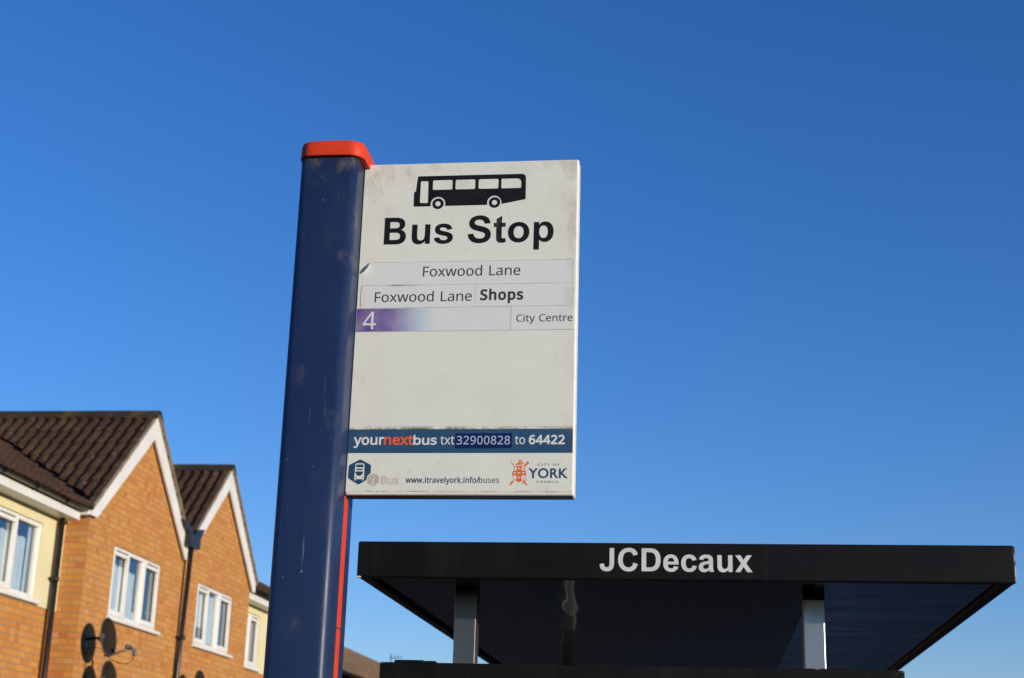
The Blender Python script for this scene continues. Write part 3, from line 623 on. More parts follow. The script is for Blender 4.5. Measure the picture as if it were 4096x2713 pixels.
def ell(cx, cy, rx, ry=None):
    ry = rx if ry is None else ry; k = 0.5523
    return [[(cx+rx, -cy), (cx+rx, -cy-k*ry), (cx+rx, -cy+k*ry)], [(cx, -cy+ry), (cx+k*rx, -cy+ry), (cx-k*rx, -cy+ry)],
            [(cx-rx, -cy), (cx-rx, -cy+k*ry), (cx-rx, -cy-k*ry)], [(cx, -cy-ry), (cx-k*rx, -cy-ry), (cx+k*rx, -cy-ry)]]
def rpoly(pts, r):
    """polygon (v down) with rounded corners"""
    out = []; n = len(pts)
    for i in range(n):
        p = Vector(pts[i]); a = Vector(pts[i-1]); b = Vector(pts[(i+1) % n])
        da, db = (a-p), (b-p); ra = min(r, da.length*0.45); rb = min(r, db.length*0.45)
        q0 = p + da.normalized()*ra; q1 = p + db.normalized()*rb
        h0 = p + da.normalized()*ra*0.4; h1 = p + db.normalized()*rb*0.4
        out.append([(q0.x, -q0.y), None, (h0.x, -h0.y)]); out.append([(q1.x, -q1.y), (h1.x, -h1.y), None])
    return out
def vpath(d):
    """path string with v running down"""
    return [[[None if q is None else (q[0], -q[1]) for q in k] for k in c] for c in parse_path(d)]

# ------------------------------------------------------------------ ground
def sheet(name, x0, x1, y0, y1, z, mat):
    b = MB(); b.face([(x0, y0, z), (x1, y0, z), (x1, y1, z), (x0, y1, z)])
    return tag(b.build(name, mat), kind='structure')
M['grass'] = mottled('short_grass', (0.045, 0.075, 0.020), (0.070, 0.085, 0.030), 3, 0.95, 0.0)
M['asphalt'] = mottled('asphalt', (0.045, 0.045, 0.047), (0.065, 0.064, 0.062), 12, 0.95, 0.0, bump=0.2)
M['paving'] = mottled('tarmac_footway', (0.050, 0.049, 0.048), (0.066, 0.064, 0.061), 4, 0.95, 0.0)
M['kerb'] = mottled('concrete_kerb', (0.26, 0.25, 0.235), (0.20, 0.195, 0.18), 6, 0.9, 0.2)
sheet('ground', -900, 900, -900, 900, -0.16, M['grass'])
b = MB(); b.box((-7.2, -60, -0.30), (1.55, 120, 0.0)); tag(b.build('pavement', M['paving']), kind='structure')
b = MB(); b.box((1.55, -60, -0.30), (1.68, 120, 0.004), 0.012); tag(b.build('kerb', M['kerb']), kind='structure')
sheet('road', 1.68, 8.6, -60, 120, -0.12, M['asphalt'])

# ------------------------------------------------------------------ the bus stop: pole, cap, sign panel
stop = thing('bus_stop', STOP_AT, 'tall blue bus stop pole with red cap and white sign panel reading Bus Stop', 'bus stop')
def pole_outline(x0, x1, y0, y1, r, bulge=0.0, n=8):
    pts = []
    for (cx, cy, a0) in ((x1-r, y1-r, 0), (x0+r, y1-r, 90), (x0+r, y0+r, 180), (x1-r, y0+r, 270)):
        for i in range(n+1):
            a = R(a0 + 90*i/n); pts.append([cx + r*math.cos(a), cy + r*math.sin(a)])
    # gentle bow of the front and back faces
    xm = (x0+x1)/2; hw = (x1-x0)/2
    extra = []
    for i, p in enumerate(pts):
        k = 1 - ((p[0]-xm)/hw)**2
        extra.append((p[0], p[1] + (bulge*k if p[1] > (y0+y1)/2 else -bulge*k)))
    out = []
    m = len(extra)
    for i in range(m):
        out.append(extra[i]); q = extra[(i+1) % m]
        if abs(q[0]-extra[i][0]) > 0.03:
            for j in range(1, 8):
                x = extra[i][0] + (q[0]-extra[i][0])*j/8; k = 1 - ((x-xm)/hw)**2
                e0 = 1 - ((extra[i][0]-xm)/hw)**2
                base_y = extra[i][1] - (bulge*e0 if extra[i][1] > (y0+y1)/2 else -bulge*e0)
                out.append((x, base_y + (bulge*k if base_y > (y0+y1)/2 else -bulge*k)))
    return out
PX0, PX1, PY0, PY1 = -0.8312, -0.7095, 2.780, 2.932
def extrude_outline(name, ol, zs, mats, parent, capz=True):
    b = MB(); rings = []
    for z, s in zs:
        cx = sum(p[0] for p in ol)/len(ol); cy = sum(p[1] for p in ol)/len(ol)
        rings.append([b.bm.verts.new((cx+(p[0]-cx)*s if not isinstance(s, tuple) else cx+(p[0]-cx)*s[0], cy+(p[1]-cy)*(s if not isinstance(s, tuple) else s[1]), z)) for p in ol])
    n = len(ol)
    for q, w in zip(rings, rings[1:]):
        for k in range(n): b.bm.faces.new((q[k], q[(k+1)%n], w[(k+1)%n], w[k])).smooth = True
    b.bm.faces.new(rings[0]); b.bm.faces.new(rings[-1])
    return b.build(name, mats, parent)
ol = pole_outline(PX0, PX1, PY0, PY1, 0.017, 0.0030)
extrude_outline('pole', ol, [(0.0, 1), (1.2, 1), (2.0, 1), (2.928, 1)], M['pole'], stop)
ol2 = pole_outline(PX0-0.0036, PX1+0.0125, PY0-0.009, PY1+0.009, 0.029, 0.0030)
capo = extrude_outline('pole_cap', ol2, [(2.9195, 0.955), (2.9195, 0.992), (2.9212, 1.0), (2.945, 0.988), (2.951, 0.975), (2.9535, 0.945), (2.9545, 0.88)], M['red'], stop)
for z0, z1 in ((0.30, 1.9645), (1.9668, 2.2235)):
    MB().box((PX1-0.006, 2.8475, z0), (PX1+0.0012, 2.8755, z1), 0.0006, 1).build('red_strip', M['red'], stop)

# the panel: u 0..452 mm right, v 0..706 mm down from its top left front corner
def U(u): return SX + u*0.001
def V(v): return SZ - v*0.001
panel = MB().box((U(0.3), SY, V(706)), (U(452), SY+0.040, V(0)), 0.0035, 3).build('sign_panel', M['signbody'], stop)
MB().box((U(4), SY+0.004, V(707.2)), (U(449), SY+0.0365, V(702))).build('bottom_channel', M['underside'], panel)
def decal(name, contours, mat, lift, offset=0.0, origin=None, parent=None, unit=0.001, label=None, res=6):
    me = curve_mesh(contours, offset, res)
    on_plane(me, origin or (SX, SY, SZ), unit, lift)
    o = link_mesh(name, me, mat, parent or panel)
    if label: o['label'] = label
    return o
def slab(name, x0, y0, x1, y1, mat, lift, thick=0.0003, label=None):
    o = MB().box((U(x0), SY-lift, V(y1)), (U(x1), SY-lift+thick, V(y0))).build(name, mat, panel)
    if label: o['label'] = label
    return o
slab('face_sheet', 1.2, 1.2, 448.5, 699.6, M['signface'], 0.0006, 0.0010)
L1, L2, L3, L4 = 0.0009, 0.0012, 0.0015, 0.0018
# bus pictogram
bus = vpath('M117,29.8L332,29.8C340,29.8,342.6,34,342.6,40L342.9,86.6L293.6,96.2C293.5,86,287,77.4,278.5,77.4C269.5,77.4,263,84,263,92.6C263,94.5,263.2,96,263.6,97.6L175.0,97.8C175.4,96,175.5,94.5,175.5,92.6C175.5,84,168.5,77.4,160,77.4C151.5,77.4,144.5,84,144.5,92.6C144.5,94.5,144.7,96.2,145.2,97.9L111.5,97.9C109.6,97.9,108.6,96.8,108.6,95L108.4,67.5C108.4,65.5,109.5,64.2,112.1,64.0L115.0,31.8C115.2,30.4,115.8,29.8,117,29.8Z')
bus += [rpoly([(121.6, 41.3), (137.9, 41.5), (138.7, 90.5), (121.7, 89.9)][::1], 2.6)]
for (x0, x1) in ((147.4, 189.0), (195.3, 237.0), (243.7, 285.6)): bus.append(rrect(x0, 39.8, x1, 61.3, 3.0))
bus.append(vpath('M294,39.8L322,39.8C330,39.8,333.3,43,333.3,51L333.3,58.4C333.3,60.4,332.4,61.3,330.4,61.3L294,61.3C292.2,61.3,291.4,60.4,291.4,58.4L291.4,42.8C291.4,40.8,292.2,39.8,294,39.8Z')[0])
for cx in (160.0, 278.5): bus += [ell(cx, 92.6, 12.0), ell(cx, 92.6, 5.6)]
decal('bus_symbol', bus, M['ink'], L1)
decal('lettering', run('Bus', HEAVY, 49.7, 194.3, 181.0, 'B', 121.6) + run('Stop', HEAVY, 224.9, 402.3, 181.0, 't', 122.6), M['ink'], L1, res=8)
# name stickers
MB().prism([(U(a), SY-L1, V(c)) for a, c in ((23, 221.0), (443.6, 220.6), (443.6, 270.0), (9, 270.4), (8, 243))], (0, 0, 0), (0, 0.0003, 0)).build('name_sticker', M['strip'], panel)
slab('name_sticker', 7.8, 271.0, 443.5, 319.4, M['strip'], L1)
slab('added_sticker', 245.5, 272.2, 443.0, 318.6, M['strip'], L2)
rt = slab('route_sticker', 2.2, 320.6, 445.8, 369.6, M['route'], L1)
slab('destination_sticker', 320.2, 319.4, 445.6, 369.0, M['strip'], L2)
decal('lettering', run('Foxwood Lane', NOTO, 135.6, 336.2, 252.4, 'F', 231.1), M['grey_ink'], L2, 0.05)
decal('lettering', run('Foxwood Lane', NOTO, 37.9, 238.3, 306.4, 'F', 285.4), M['grey_ink'], L2, 0.05)
decal('lettering', run('Shops', NOTO, 256.8, 342.4, 304.7, 'S', 283.2, track=55), M['grey_ink'], L3, 1.05)
decal('lettering', run('City Centre', NOTO, 331.0, 444.2, 352.2, 'C', 337.0, track=6), M['grey_ink'], L3, 0.02)
decal('route_number', run('4', NOTO, 15.6, 42.8, 364.4, '4', 327.0), M['white'], L2, 0.15)
M['seam'] = mottled('dirty_sticker_seam', (0.30, 0.29, 0.25), (0.58, 0.60, 0.57), 35, 0.7, 0.2)
for q in ((22, 220.2, 443.6, 220.85), (9, 270.25, 443.6, 270.95), (8, 319.0, 443.5, 319.6), (2.2, 369.4, 445.8, 370.0), (443.4, 221, 444.1, 319.5), (8.2, 271, 8.9, 319.4), (319.8, 319.4, 320.2, 369.2)):
    slab('sticker_seam', *q, M['seam'], 0.00125, 0.0003)
# the top sticker's corner has come loose and curls forward along a slanting fold
fl = MB(); rows = []
for i in range(9):
    t_ = i/8; fu, fv = 8.0 + 15.0*t_, 243.0 - 22.0*t_
    hh = 2.0 + 8.5*math.sin(math.pi*min(1.0, 0.12 + t_*0.88))**0.8
    row = []
    for j in range(6):
        a_ = R(20 + 95*j/5); s_ = hh*j/5
        row.append((U(fu + s_*0.45*(1 - math.cos(a_)) - 0.2), SY - L1 - 0.0004 - 0.001*s_*math.sin(a_)*0.95, V(fv + s_*0.12)))
    rows.append(row)
for i in range(8):
    for j in range(5): fl.face([rows[i][j], rows[i+1][j], rows[i+1][j+1], rows[i][j+1]])
bmesh.ops.remove_doubles(fl.bm, verts=fl.bm.verts, dist=1e-6)
fl.build('peeled_corner', M['signbody'], panel, smooth=True)
# blue banner
slab('text_banner', 0.8, 573.6, 448.6, 622.0, M['banner'], L1)
slab('number_patch', 216.3, 582.2, 329.0, 612.6, M['patch'], L2)
decal('lettering', run('your', NOTO, 12.6, 72.6, 604.7, 'o', 589.9), M['white'], L2, 0.72)
decal('lettering', run('next', NOTO, 73.6, 131.3, 604.7, 'e', 589.9), M['orange2'], L2, 0.72)
decal('lettering', run('bus', NOTO, 133.0, 178.6, 604.7, 'b', 586.3), M['white'], L2, 0.72)
decal('lettering', run('txt', NOTO, 186.6, 214.4, 604.6, 't', 588.0), M['white'], L2, 0.12)
decal('lettering', run('32900828', NOTO, 219.2, 325.0, 604.7, '3', 587.8, track=25), M['palelilac'], L3, 0.1)
decal('lettering', run('to', NOTO, 334.8, 354.6, 604.2, 't', 588.0), M['white'], L2, 0.12)
decal('lettering', run('64422', NOTO, 363.0, 432.2, 604.0, '6', 586.6, track=30), M['white'], L2, 0.80)
# lower row of marks
hexa = [rpoly([(27.4, 634.2), (49.9, 646.2), (49.9, 658.8), (49.5, 663.6), (43.2, 667.4), (42.2, 676.4), (26.6, 685.6), (4.6, 672.6), (5.0, 646.6)], 2.6)]
hexa.append(vpath('M18.2,645.2C18.4,643.6,19.2,643,20.8,642.8C25,642.2,30,642.2,34.2,642.8C35.8,643,36.6,643.8,36.7,645.4L37.4,674.2L36.4,674.4L36.4,676.6C36.0,677.9,34.2,677.9,33.9,676.6L33.7,674.6L21.0,674.6L20.8,676.6C20.5,677.9,18.7,677.9,18.3,676.6L18.2,674.4L17.2,674.2Z')[0])
hexa += [rrect(20.0, 645.0, 34.6, 650.6, 1.6), rrect(20.9, 653.4, 33.4, 656.2, 0.9)]
hexa.append(vpath('M19.4,659.0L34.2,659.0C34.6,664,31,668.0,26.8,668.0C22.4,668.0,19.0,664,19.4,659.0Z')[0])
hexa += [ell(19.9, 671.2, 1.0), ell(33.9, 671.2, 1.0)]
decal('bus_badge', hexa, M['navy'], L1)
hx2 = [rpoly([(56.4, 662.6), (67.4, 669.2), (67.2, 682.4), (56.2, 689.0), (44.6, 682.6), (44.8, 669.6)], 1.6)]
hx2 += vpath('M56.0,673.0L59.2,671.6L57.0,682.2C56.8,683.2,57.6,683.2,59.0,682.2L58.8,683.4C56.6,685.4,53.4,685.4,53.8,682.6L55.4,674.8L54.4,675.0Z') + [ell(58.6, 668.4, 1.5)]
decal('faded_badge', hx2, M['faded'], L1)
decal('faded_lettering', run('Bus', NOTO, 72.2, 106.2, 683.8, 'B', 669.3), M['faded2'], L1, 0.62)
decal('web_address', run('www.itravelyork.info/', NOTO, 120.9, 266.5, 681.6, 'l', 669.6, track=18), M['slate'], L1, 0.30)
decal('web_address', run('buses', NOTO, 266.2, 306.0, 681.6, 'b', 669.6, track=22), M['slate'], L1, 0.08)
# council crest
shield = 'M334.0,647.6L356.0,647.3C355.2,651.5,355.0,654.5,356.8,657.5C359.2,661.5,359.6,665.5,357.6,669.5C354.8,674.8,350.2,677.8,345.2,680.4C340.2,678.0,335.6,675.0,332.8,669.8C330.8,665.8,331.2,661.6,333.6,657.6C335.3,654.6,335.0,651.6,334.0,647.6Z'
quart = ('M335.2,648.7L340.2,648.6L340.2,657.2L334.9,657.0C336.5,654.6,336.1,651.8,335.2,648.7Z'
         'M349.8,648.5L354.8,648.3C354.2,651.6,354.1,654.4,355.6,657.0L349.8,657.1Z'
         'M332.2,666.3L340.2,666.6L340.2,676.7C337.2,675.0,335.0,672.8,333.6,669.9C332.8,668.5,332.4,667.4,332.2,666.3Z'
         'M349.8,666.6L358.0,666.2C357.8,667.3,357.4,668.5,356.7,669.7C355.2,672.6,353.0,674.9,349.8,676.8Z')
cr = vpath(shield + quart)
lion = lambda cx, cy, s: poly(*[(cx + s*a, cy + s*c) for a, c in ((-3.4,-1.0),(-2.6,-2.2),(-1.4,-2.0),(-0.6,-0.9),(1.0,-1.2),(2.2,-1.0),(2.6,-2.4),(3.2,-0.6),(2.6,0.4),(3.4,2.2),(2.4,2.2),(1.4,0.9),(0.2,1.0),(0.6,2.3),(-0.5,2.3),(-1.2,0.9),(-2.2,1.2),(-2.8,2.2),(-3.3,1.6),(-2.4,0.2))])
for cx, cy in ((345.0, 652.8), (336.6, 661.7), (345.0, 661.7), (353.6, 661.7), (345.0, 670.8)): cr.append(lion(cx, cy, 0.92))
cr += vpath('M327.3,638.2L334.9,646.6L333.6,647.0L328.6,641.2Z'
            'M355.2,646.8L357.6,642.0L361.2,644.8L358.2,648.6L356.4,648.8Z'
            'M358.2,641.2L359.4,639.4L360.6,640.4L361.4,638.6L362.6,639.8L364.0,638.8L363.2,641.2L364.2,642.4L361.8,644.2Z'
            'M336.0,644.9L341.6,642.2L343.6,640.4L342.5,639.0C344.5,640.3,348.5,640.3,350.9,639.2L351.6,641.0L346.0,643.2L350.0,643.0L352.4,641.2L353.6,644.6C348,645.8,341,645.8,336.0,644.9Z'
            'M342.8,638.0C343.4,636.4,345.0,635.9,346.8,635.9C348.6,635.9,350.2,636.4,350.8,637.8C348.4,638.8,345.2,638.8,342.8,638.0Z'
            'M335.4,674.6L336.6,675.6L333.4,679.4C334.2,681.4,332.6,683.2,330.2,684.0C329.0,685.8,327.4,686.6,326.6,685.4C326.6,683.8,328.4,681.6,329.0,680.4C330.0,678.4,331.4,677.6,332.2,678.2Z'
            'M352.2,676.4L353.4,675.2L355.6,677.8L358.0,676.2C359.2,675.4,358.8,673.6,357.4,674.2C358.0,672.6,360.2,673.6,359.8,675.6C359.4,677.2,358.4,678.4,356.6,679.0L360.2,683.2C361.6,684.6,362.2,685.8,361.0,686.2C358.6,686.6,357.0,683.6,355.0,680.2L352.8,682.6C351.4,683.8,349.8,681.8,351.4,680.6L354.2,678.6Z')
decal('council_crest', cr, M['orange'], L1)
decal('lettering', run('YORK', GILL, 364.2, 438.8, 671.5, 'Y', 653.1, track=30), M['navy'], L1, 0.55)
decal('lettering', run('CITY OF', GILL, 381.3, 423.2, 647.4, 'T', 643.2, track=330), M['slate'], L1, 0.04)
decal('lettering', run('COUNCIL', GILL, 379.8, 422.6, 681.3, 'L', 677.2, track=330), M['slate'], L1, 0.04)

# ------------------------------------------------------------------ bus shelter, seen from its end
FX0, FX1, FY0, FY1, FZ0, FZ1 = -0.879, 0.725, 3.700, 7.30, 2.187, 2.278
shelter = thing('bus_shelter', (-0.08, 5.4, 0), 'black flat roofed bus shelter with white lettering on its fascia', 'bus shelter')
rb = MB()
rb.box((FX0, FY0, FZ0), (FX1, FY0+0.028, FZ1), 0.004, 2)                       # front fascia
rb.box((FX0, FY1-0.028, FZ0), (FX1, FY1, FZ1), 0.004, 2)
rb.box((FX0, FY0+0.0282, FZ0+0.001), (FX0+0.028, FY1-0.0282, FZ1), 0.003, 1)   # side fascias
rb.box((FX1-0.028, FY0+0.0282, FZ0+0.001), (FX1, FY1-0.0282, FZ1), 0.003, 1)
rb.box((FX0+0.03, FY0+0.03, FZ1-0.012), (FX1-0.03, FY1-0.03, FZ1-0.003))
roof = rb.build('roof', M['blackpaint'], shelter)
sb = MB(); g = 0.036
XS = 0.262
sb.face([(FX0+g, FY0+g, FZ0+0.012), (XS, FY0+g, FZ0+0.012), (XS, FY1-g, FZ0+0.012), (FX0+g, FY1-g, FZ0+0.012)])
sb.build('soffit', M['soffit'], shelter)
MB().box((XS+0.002, FY0+g, FZ0+0.012), (FX1-g, FY1-g, FZ0+0.016)).build('soffit_blue_reflection', M['bluereflect'], shelter)  # right part of the soffit, split off to carry the painted blue reflection
MB().box((FX1-0.0022, FY0-0.0006, FZ0+0.006), (FX1+0.0006, FY0+0.003, FZ1-0.004)).build('worn_edge', M['wornedge'], roof)
MB().box((FX0-0.0006, FY0-0.0006, FZ0-0.0008), (FX0+0.011, FY0+0.004, FZ0+0.003), 0.001, 1).build('worn_corner', M['upvc'], roof)
me = curve_mesh(run('JCDecaux', HEAVY, -267.0, 105.5, -2208.0, 'D', -2264.5), 0.0, 8)
on_plane(me, (0, FY0, 0), 0.001, 0.0006)
link_mesh('lettering', me, M['white2'], roof)
for x0, x1 in ((-0.672, -0.6135), (0.241, 0.2945)):
    p = MB().box((x0, 3.975, 0.0), (x1, 4.032, FZ0+0.0115), 0.0022, 2).build('post', M['steel'] if x0 > 0 else M['dimreflect'], shelter)  # left post takes the copy with the dark reflection painted in
    if x0 > 0: MB().box((x0-0.0012, 3.9735, FZ0-0.008), (x1+0.0012, 4.034, FZ0+0.0117)).build('post_bracket', M['blackpaint'], p)
for x in (-0.655,):
    MB().box((x, 6.75, 0.0), (x+0.055, 6.807, FZ0+0.0115), 0.003, 2).build('post', M['dimreflect'], shelter)  # darker copy again, to weaken its streak in the soffit
# advertising case closing the near end
AX0, AX1, AY0, AY1, AZ0, AZ1 = -0.812, 0.458, 3.725, 3.915, 0.32, 1.981
body = MB().box((AX0, AY0+0.012, AZ0), (AX1, AY1, AZ1-0.001), 0.004, 1).build('advertising_case', M['blackpaint'], shelter)
fwid, gap = 0.085, 0.0011
for name, ptsl in (
    ('case_frame', [(AX0+gap, AZ1), (AX1-gap, AZ1), (AX1-fwid-gap, AZ1-fwid), (AX0+fwid+gap, AZ1-fwid)]),
    ('case_frame', [(AX0, AZ1-gap), (AX0+fwid, AZ1-fwid-gap), (AX0+fwid, AZ0+fwid+gap), (AX0, AZ0+gap)]),
    ('case_frame', [(AX1, AZ1-gap), (AX1-fwid, AZ1-fwid-gap), (AX1-fwid, AZ0+fwid+gap), (AX1, AZ0+gap)]),
    ('case_frame', [(AX0+gap, AZ0), (AX1-gap, AZ0), (AX1-fwid-gap, AZ0+fwid), (AX0+fwid+gap, AZ0+fwid)])):
    MB().prism([(x, AY0, z) for x, z in ptsl], (0, 0, 0), (0, 0.0118, 0)).build(name, M['blackpaint'], body)
MB().box((AX0+fwid+.003, AY0+0.004, AZ0+fwid+.003), (AX1-fwid-.003, AY0+0.010, AZ1-fwid-.003)).build('poster', flat('pale_poster', (0.45, 0.46, 0.47), 0.3), body)
for x0, x1, z1 in ((-0.777, -0.703, 0.0065), (-0.7005, -0.673, 0.005)):
    MB().box((x0, AY0+0.004, AZ1-0.004), (x1, AY0+0.03, AZ1+z1), 0.0015, 1).build('hinge', M['blackpaint'], body)
for x0, x1 in ((0.205, 0.25), (0.262, 0.333), (0.336, 0.396)):
    MB().box((x0, AY0+0.004, AZ1-0.004), (x1, AY0+0.03, AZ1+0.0022), 0.001, 1).build('hinge', M['blackpaint'], body)
for x in (AX0+0.15, AX1-0.25): MB().box((x, 3.80, 0), (x+0.1, 3.90, AZ0+0.004)).build('case_foot', M['blackpaint'], body)
# glazed back, bench
for y0, y1 in ((4.04, 5.38), (5.42, 6.74)):
    gp = MB().box((-0.634, y0, 0.25), (-0.624, y1, 1.93)).build('glass_panel', M['glass'], shelter)
    for z in (1.93, 0.22): MB().box((-0.642, y0, z), (-0.616, y1, z+0.03)).build('glazing_rail', M['blackpaint'], gp)
MB().box((-0.55, 4.3, 0.46), (-0.28, 6.5, 0.50), 0.01, 2).build('bench', M['red'], shelter)

# ------------------------------------------------------------------ roofs
def roof_plane(b, eave0, along, up, length, slope, course=0.32, roll=0.15, amp=0.042, lip=0.026, skip=None, per=6):
    """interlocking tiles: rolls run up the slope, each course steps over the one below"""
    along, up, eave0 = Vector(along), Vector(up).normalized(), Vector(eave0)
    nrm = along.cross(up).normalized()
    if nrm.z < 0: nrm = -nrm
    nc = math.ceil(slope/course - 1e-6); ncol = int(round(length/roll)); n = ncol*per
    rnd = random.Random(int(abs(eave0.x*71 + eave0.y*131 + length*17)))
    for c in range(nc):
        s0, s1 = c*course, min((c+1)*course, slope)
        jig = [rnd.uniform(-0.004, 0.004) for _ in range(ncol//2 + 2)]
        rows = []
        for (s, dz) in ((s0, -0.004), (s0, lip), (s0+0.012, lip+0.003), (s0+(s1-s0)*0.37, lip*0.63), (s0+(s1-s0)*0.68, lip*0.32), (s1, 0.0)):
            row = []
            for i in range(n+1):
                t = (i % per)/per
                h = amp*max(0.0, math.sin(math.pi*min(1.0, t*1.25)))**0.75 if t < 0.8 else 0.0
                if dz < 0: h = h*0.2
                k = jig[(i//per)//2]
                row.append(eave0 + along*(length*i/n) + up*(s + k) + nrm*(h + dz + k*0.6))
            rows.append([b.bm.verts.new(p) for p in row])
        for q, w in zip(rows, rows[1:]):
            for i in range(n):
                if skip and skip((q[i].co + w[i+1].co)/2): continue
                f = b.bm.faces.new((q[i], q[i+1], w[i+1], w[i])); f.smooth = True; f.material_index = b.mi
    for v in [v for v in b.bm.verts if not v.link_faces]: b.bm.verts.remove(v)

XF = -7.36          # brick face of the gables
XC = -7.655         # cream wall set back beside them
GS = 0.898          # slope of the gable roofs
MS = 0.577          # slope of the main roofs
WZ0, WZ1 = 3.74, 4.62

def window(parent, x, y0, y1, lights, z0=WZ0, z1=WZ1, curtains=()):
    """white plastic window in a wall facing +X; lights = list of (y start, y end, opens)"""
    xf = x - 0.022                                # front of the outer frame, just inside the reveal
    b = MB(); f = 0.052
    b.box((xf-0.06, y0, z1-f), (xf, y1, z1), 0.004, 1); b.box((xf-0.06, y0, z0), (xf, y1, z0+f), 0.004, 1)
    b.box((xf-0.06, y0, z0+f), (xf, y0+f, z1-f), 0.004, 1); b.box((xf-0.06, y1-f, z0+f), (xf, y1, z1-f), 0.004, 1)
    for (a, c, op), nxt in zip(lights, lights[1:] + [None]):
        if nxt: b.box((xf-0.06, c-0.03, z0+f), (xf-0.001, c+0.03, z1-f), 0.004, 1)
        if op:                                    # sash standing a little proud
            s0, s1, q0, q1, w = (y0+0.030 if a == y0 else a+0.012), (y1-0.030 if c == y1 else c-0.012), z0+0.030, z1-0.034, 0.055
            X0, X1 = xf-0.03, xf+0.014
            b.box((X0, s0, q1-w-0.02), (X1, s1, q1), 0.006, 2); b.box((X0, s0, q0), (X1, s1, q0+w+0.012), 0.006, 2)
            b.box((X0, s0, q0+w+0.012), (X1, s0+w, q1-w-0.02), 0.006, 2); b.box((X0, s1-w, q0+w+0.012), (X1, s1, q1-w-0.02), 0.006, 2)
    w = b.build('window', M['upvc'], parent)
    for a, c, op in lights:
        if op:                                    # trickle vent over the opening light, dark slot
            MB().box((xf+0.0135, a+0.10, z1-0.062), (xf+0.0165, c-0.10, z1-0.050)).build('vent_slot', M['gutter'], w)
            MB().box((xf+0.012, a+0.07, z1-0.046), (xf+0.021, c-0.07, z1-0.020), 0.004, 1).build('trickle_vent', M['upvc'], w)
    MB().box((x-0.06, y0-0.045, z0-0.048), (x+0.055, y1+0.055, z0-0.004), 0.008, 2).build('sill', M['upvc'], w)
    for a, c, op in lights:
        MB().face([(xf-0.040, a+0.004, z0+0.01), (xf-0.040, c-0.004, z0+0.01), (xf-0.040, c-0.004, z1-0.01), (xf-0.040, a+0.004, z1-0.01)])
        g_ = MB(); g_.face([(xf-0.040, a+0.03, z0+0.03), (xf-0.040, c-0.03, z0+0.03), (xf-0.040, c-0.03, z1-0.03), (xf-0.040, a+0.03, z1-0.03)])
        g_.build('pane', M['glass'], w)
    for (c0, c1, t0, t1, dx) in curtains:         # hanging cloth with folds
        cb = MB(); n = max(10, int((c1-c0)/0.02)); top = []; bot = []
        for i in range(n+1):
            yy = c0 + (c1-c0)*i/n
            xx = xf - dx - 0.010*math.sin(yy*2*math.pi/0.105 + 0.6*math.sin(yy*9))
            top.append(cb.bm.verts.new((xx, yy, t1 + 0.012*math.sin(yy*37)))); bot.append(cb.bm.verts.new((xx, yy + 0.01*math.sin(yy*21), t0)))
        for i in range(n): cb.bm.faces.new((bot[i], bot[i+1], top[i+1], top[i])).smooth = True
        cb.build('curtain', M['curtain'], w)
    # the dark room behind
    rb = MB(); d = 1.3
    p = [(xf-d, y0-0.5, z0-0.5), (xf-d, y1+0.5, z0-0.5), (xf-d, y1+0.5, z1+0.25), (xf-d, y0-0.5, z1+0.25)]
    rb.face(p); rb.face([(xf-0.1, y0-0.5, z0-0.5), (xf-0.1, y1+0.5, z0-0.5), p[1], p[0]])
    rb.build('room', M['inside'], w)
    return w

def wall_with_hole(b, x, y0, y1, z0, z1, hy0, hy1, hz0, hz1, reveal=0.05):
    """wall sheet facing +X with one opening and its reveals"""
    for (a, c, e, f) in ((y0, hy0, z0, z1), (hy1, y1, z0, z1), (hy0, hy1, z0, hz0), (hy0, hy1, hz1, z1)):
        if c-a > 1e-4 and f-e > 1e-4: b.face([(x, a, e), (x, c, e), (x, c, f), (x, a, f)])
    for q in (((hy0, hz0), (hy1, hz0)), ((hy1, hz0), (hy1, hz1)), ((hy1, hz1), (hy0, hz1)), ((hy0, hz1), (hy0, hz0))):
        (a, e), (c, f) = q
        b.face([(x, a, e), (x, c, f), (x-reveal, c, f), (x-reveal, a, e)])

def gutter_run(b, p0, p1, r=0.055, n=9):
    """half round channel, open at the top"""
    p0, p1 = Vector(p0), Vector(p1); d = (p1-p0).normalized(); side = Vector((0, 0, 1)).cross(d)
    for rr, flip in ((r, 1), (r-0.006, -1)):
        ra, rc = [], []
        for i in range(n+1):
            a = math.pi*i/n
            o = side*math.cos(a)*rr - Vector((0, 0, 1))*math.sin(a)*rr
            ra.append(b.bm.verts.new(p0+o)); rc.append(b.bm.verts.new(p1+o))
        for i in range(n): b.bm.faces.new((ra[i], ra[i+1], rc[i+1], rc[i])).smooth = True
        if flip == 1: b.bm.faces.new(ra); b.bm.faces.new(rc)
    for s in (-1, 1): b.tube([p0+side*s*r, p1+side*s*r], 0.007, 6)

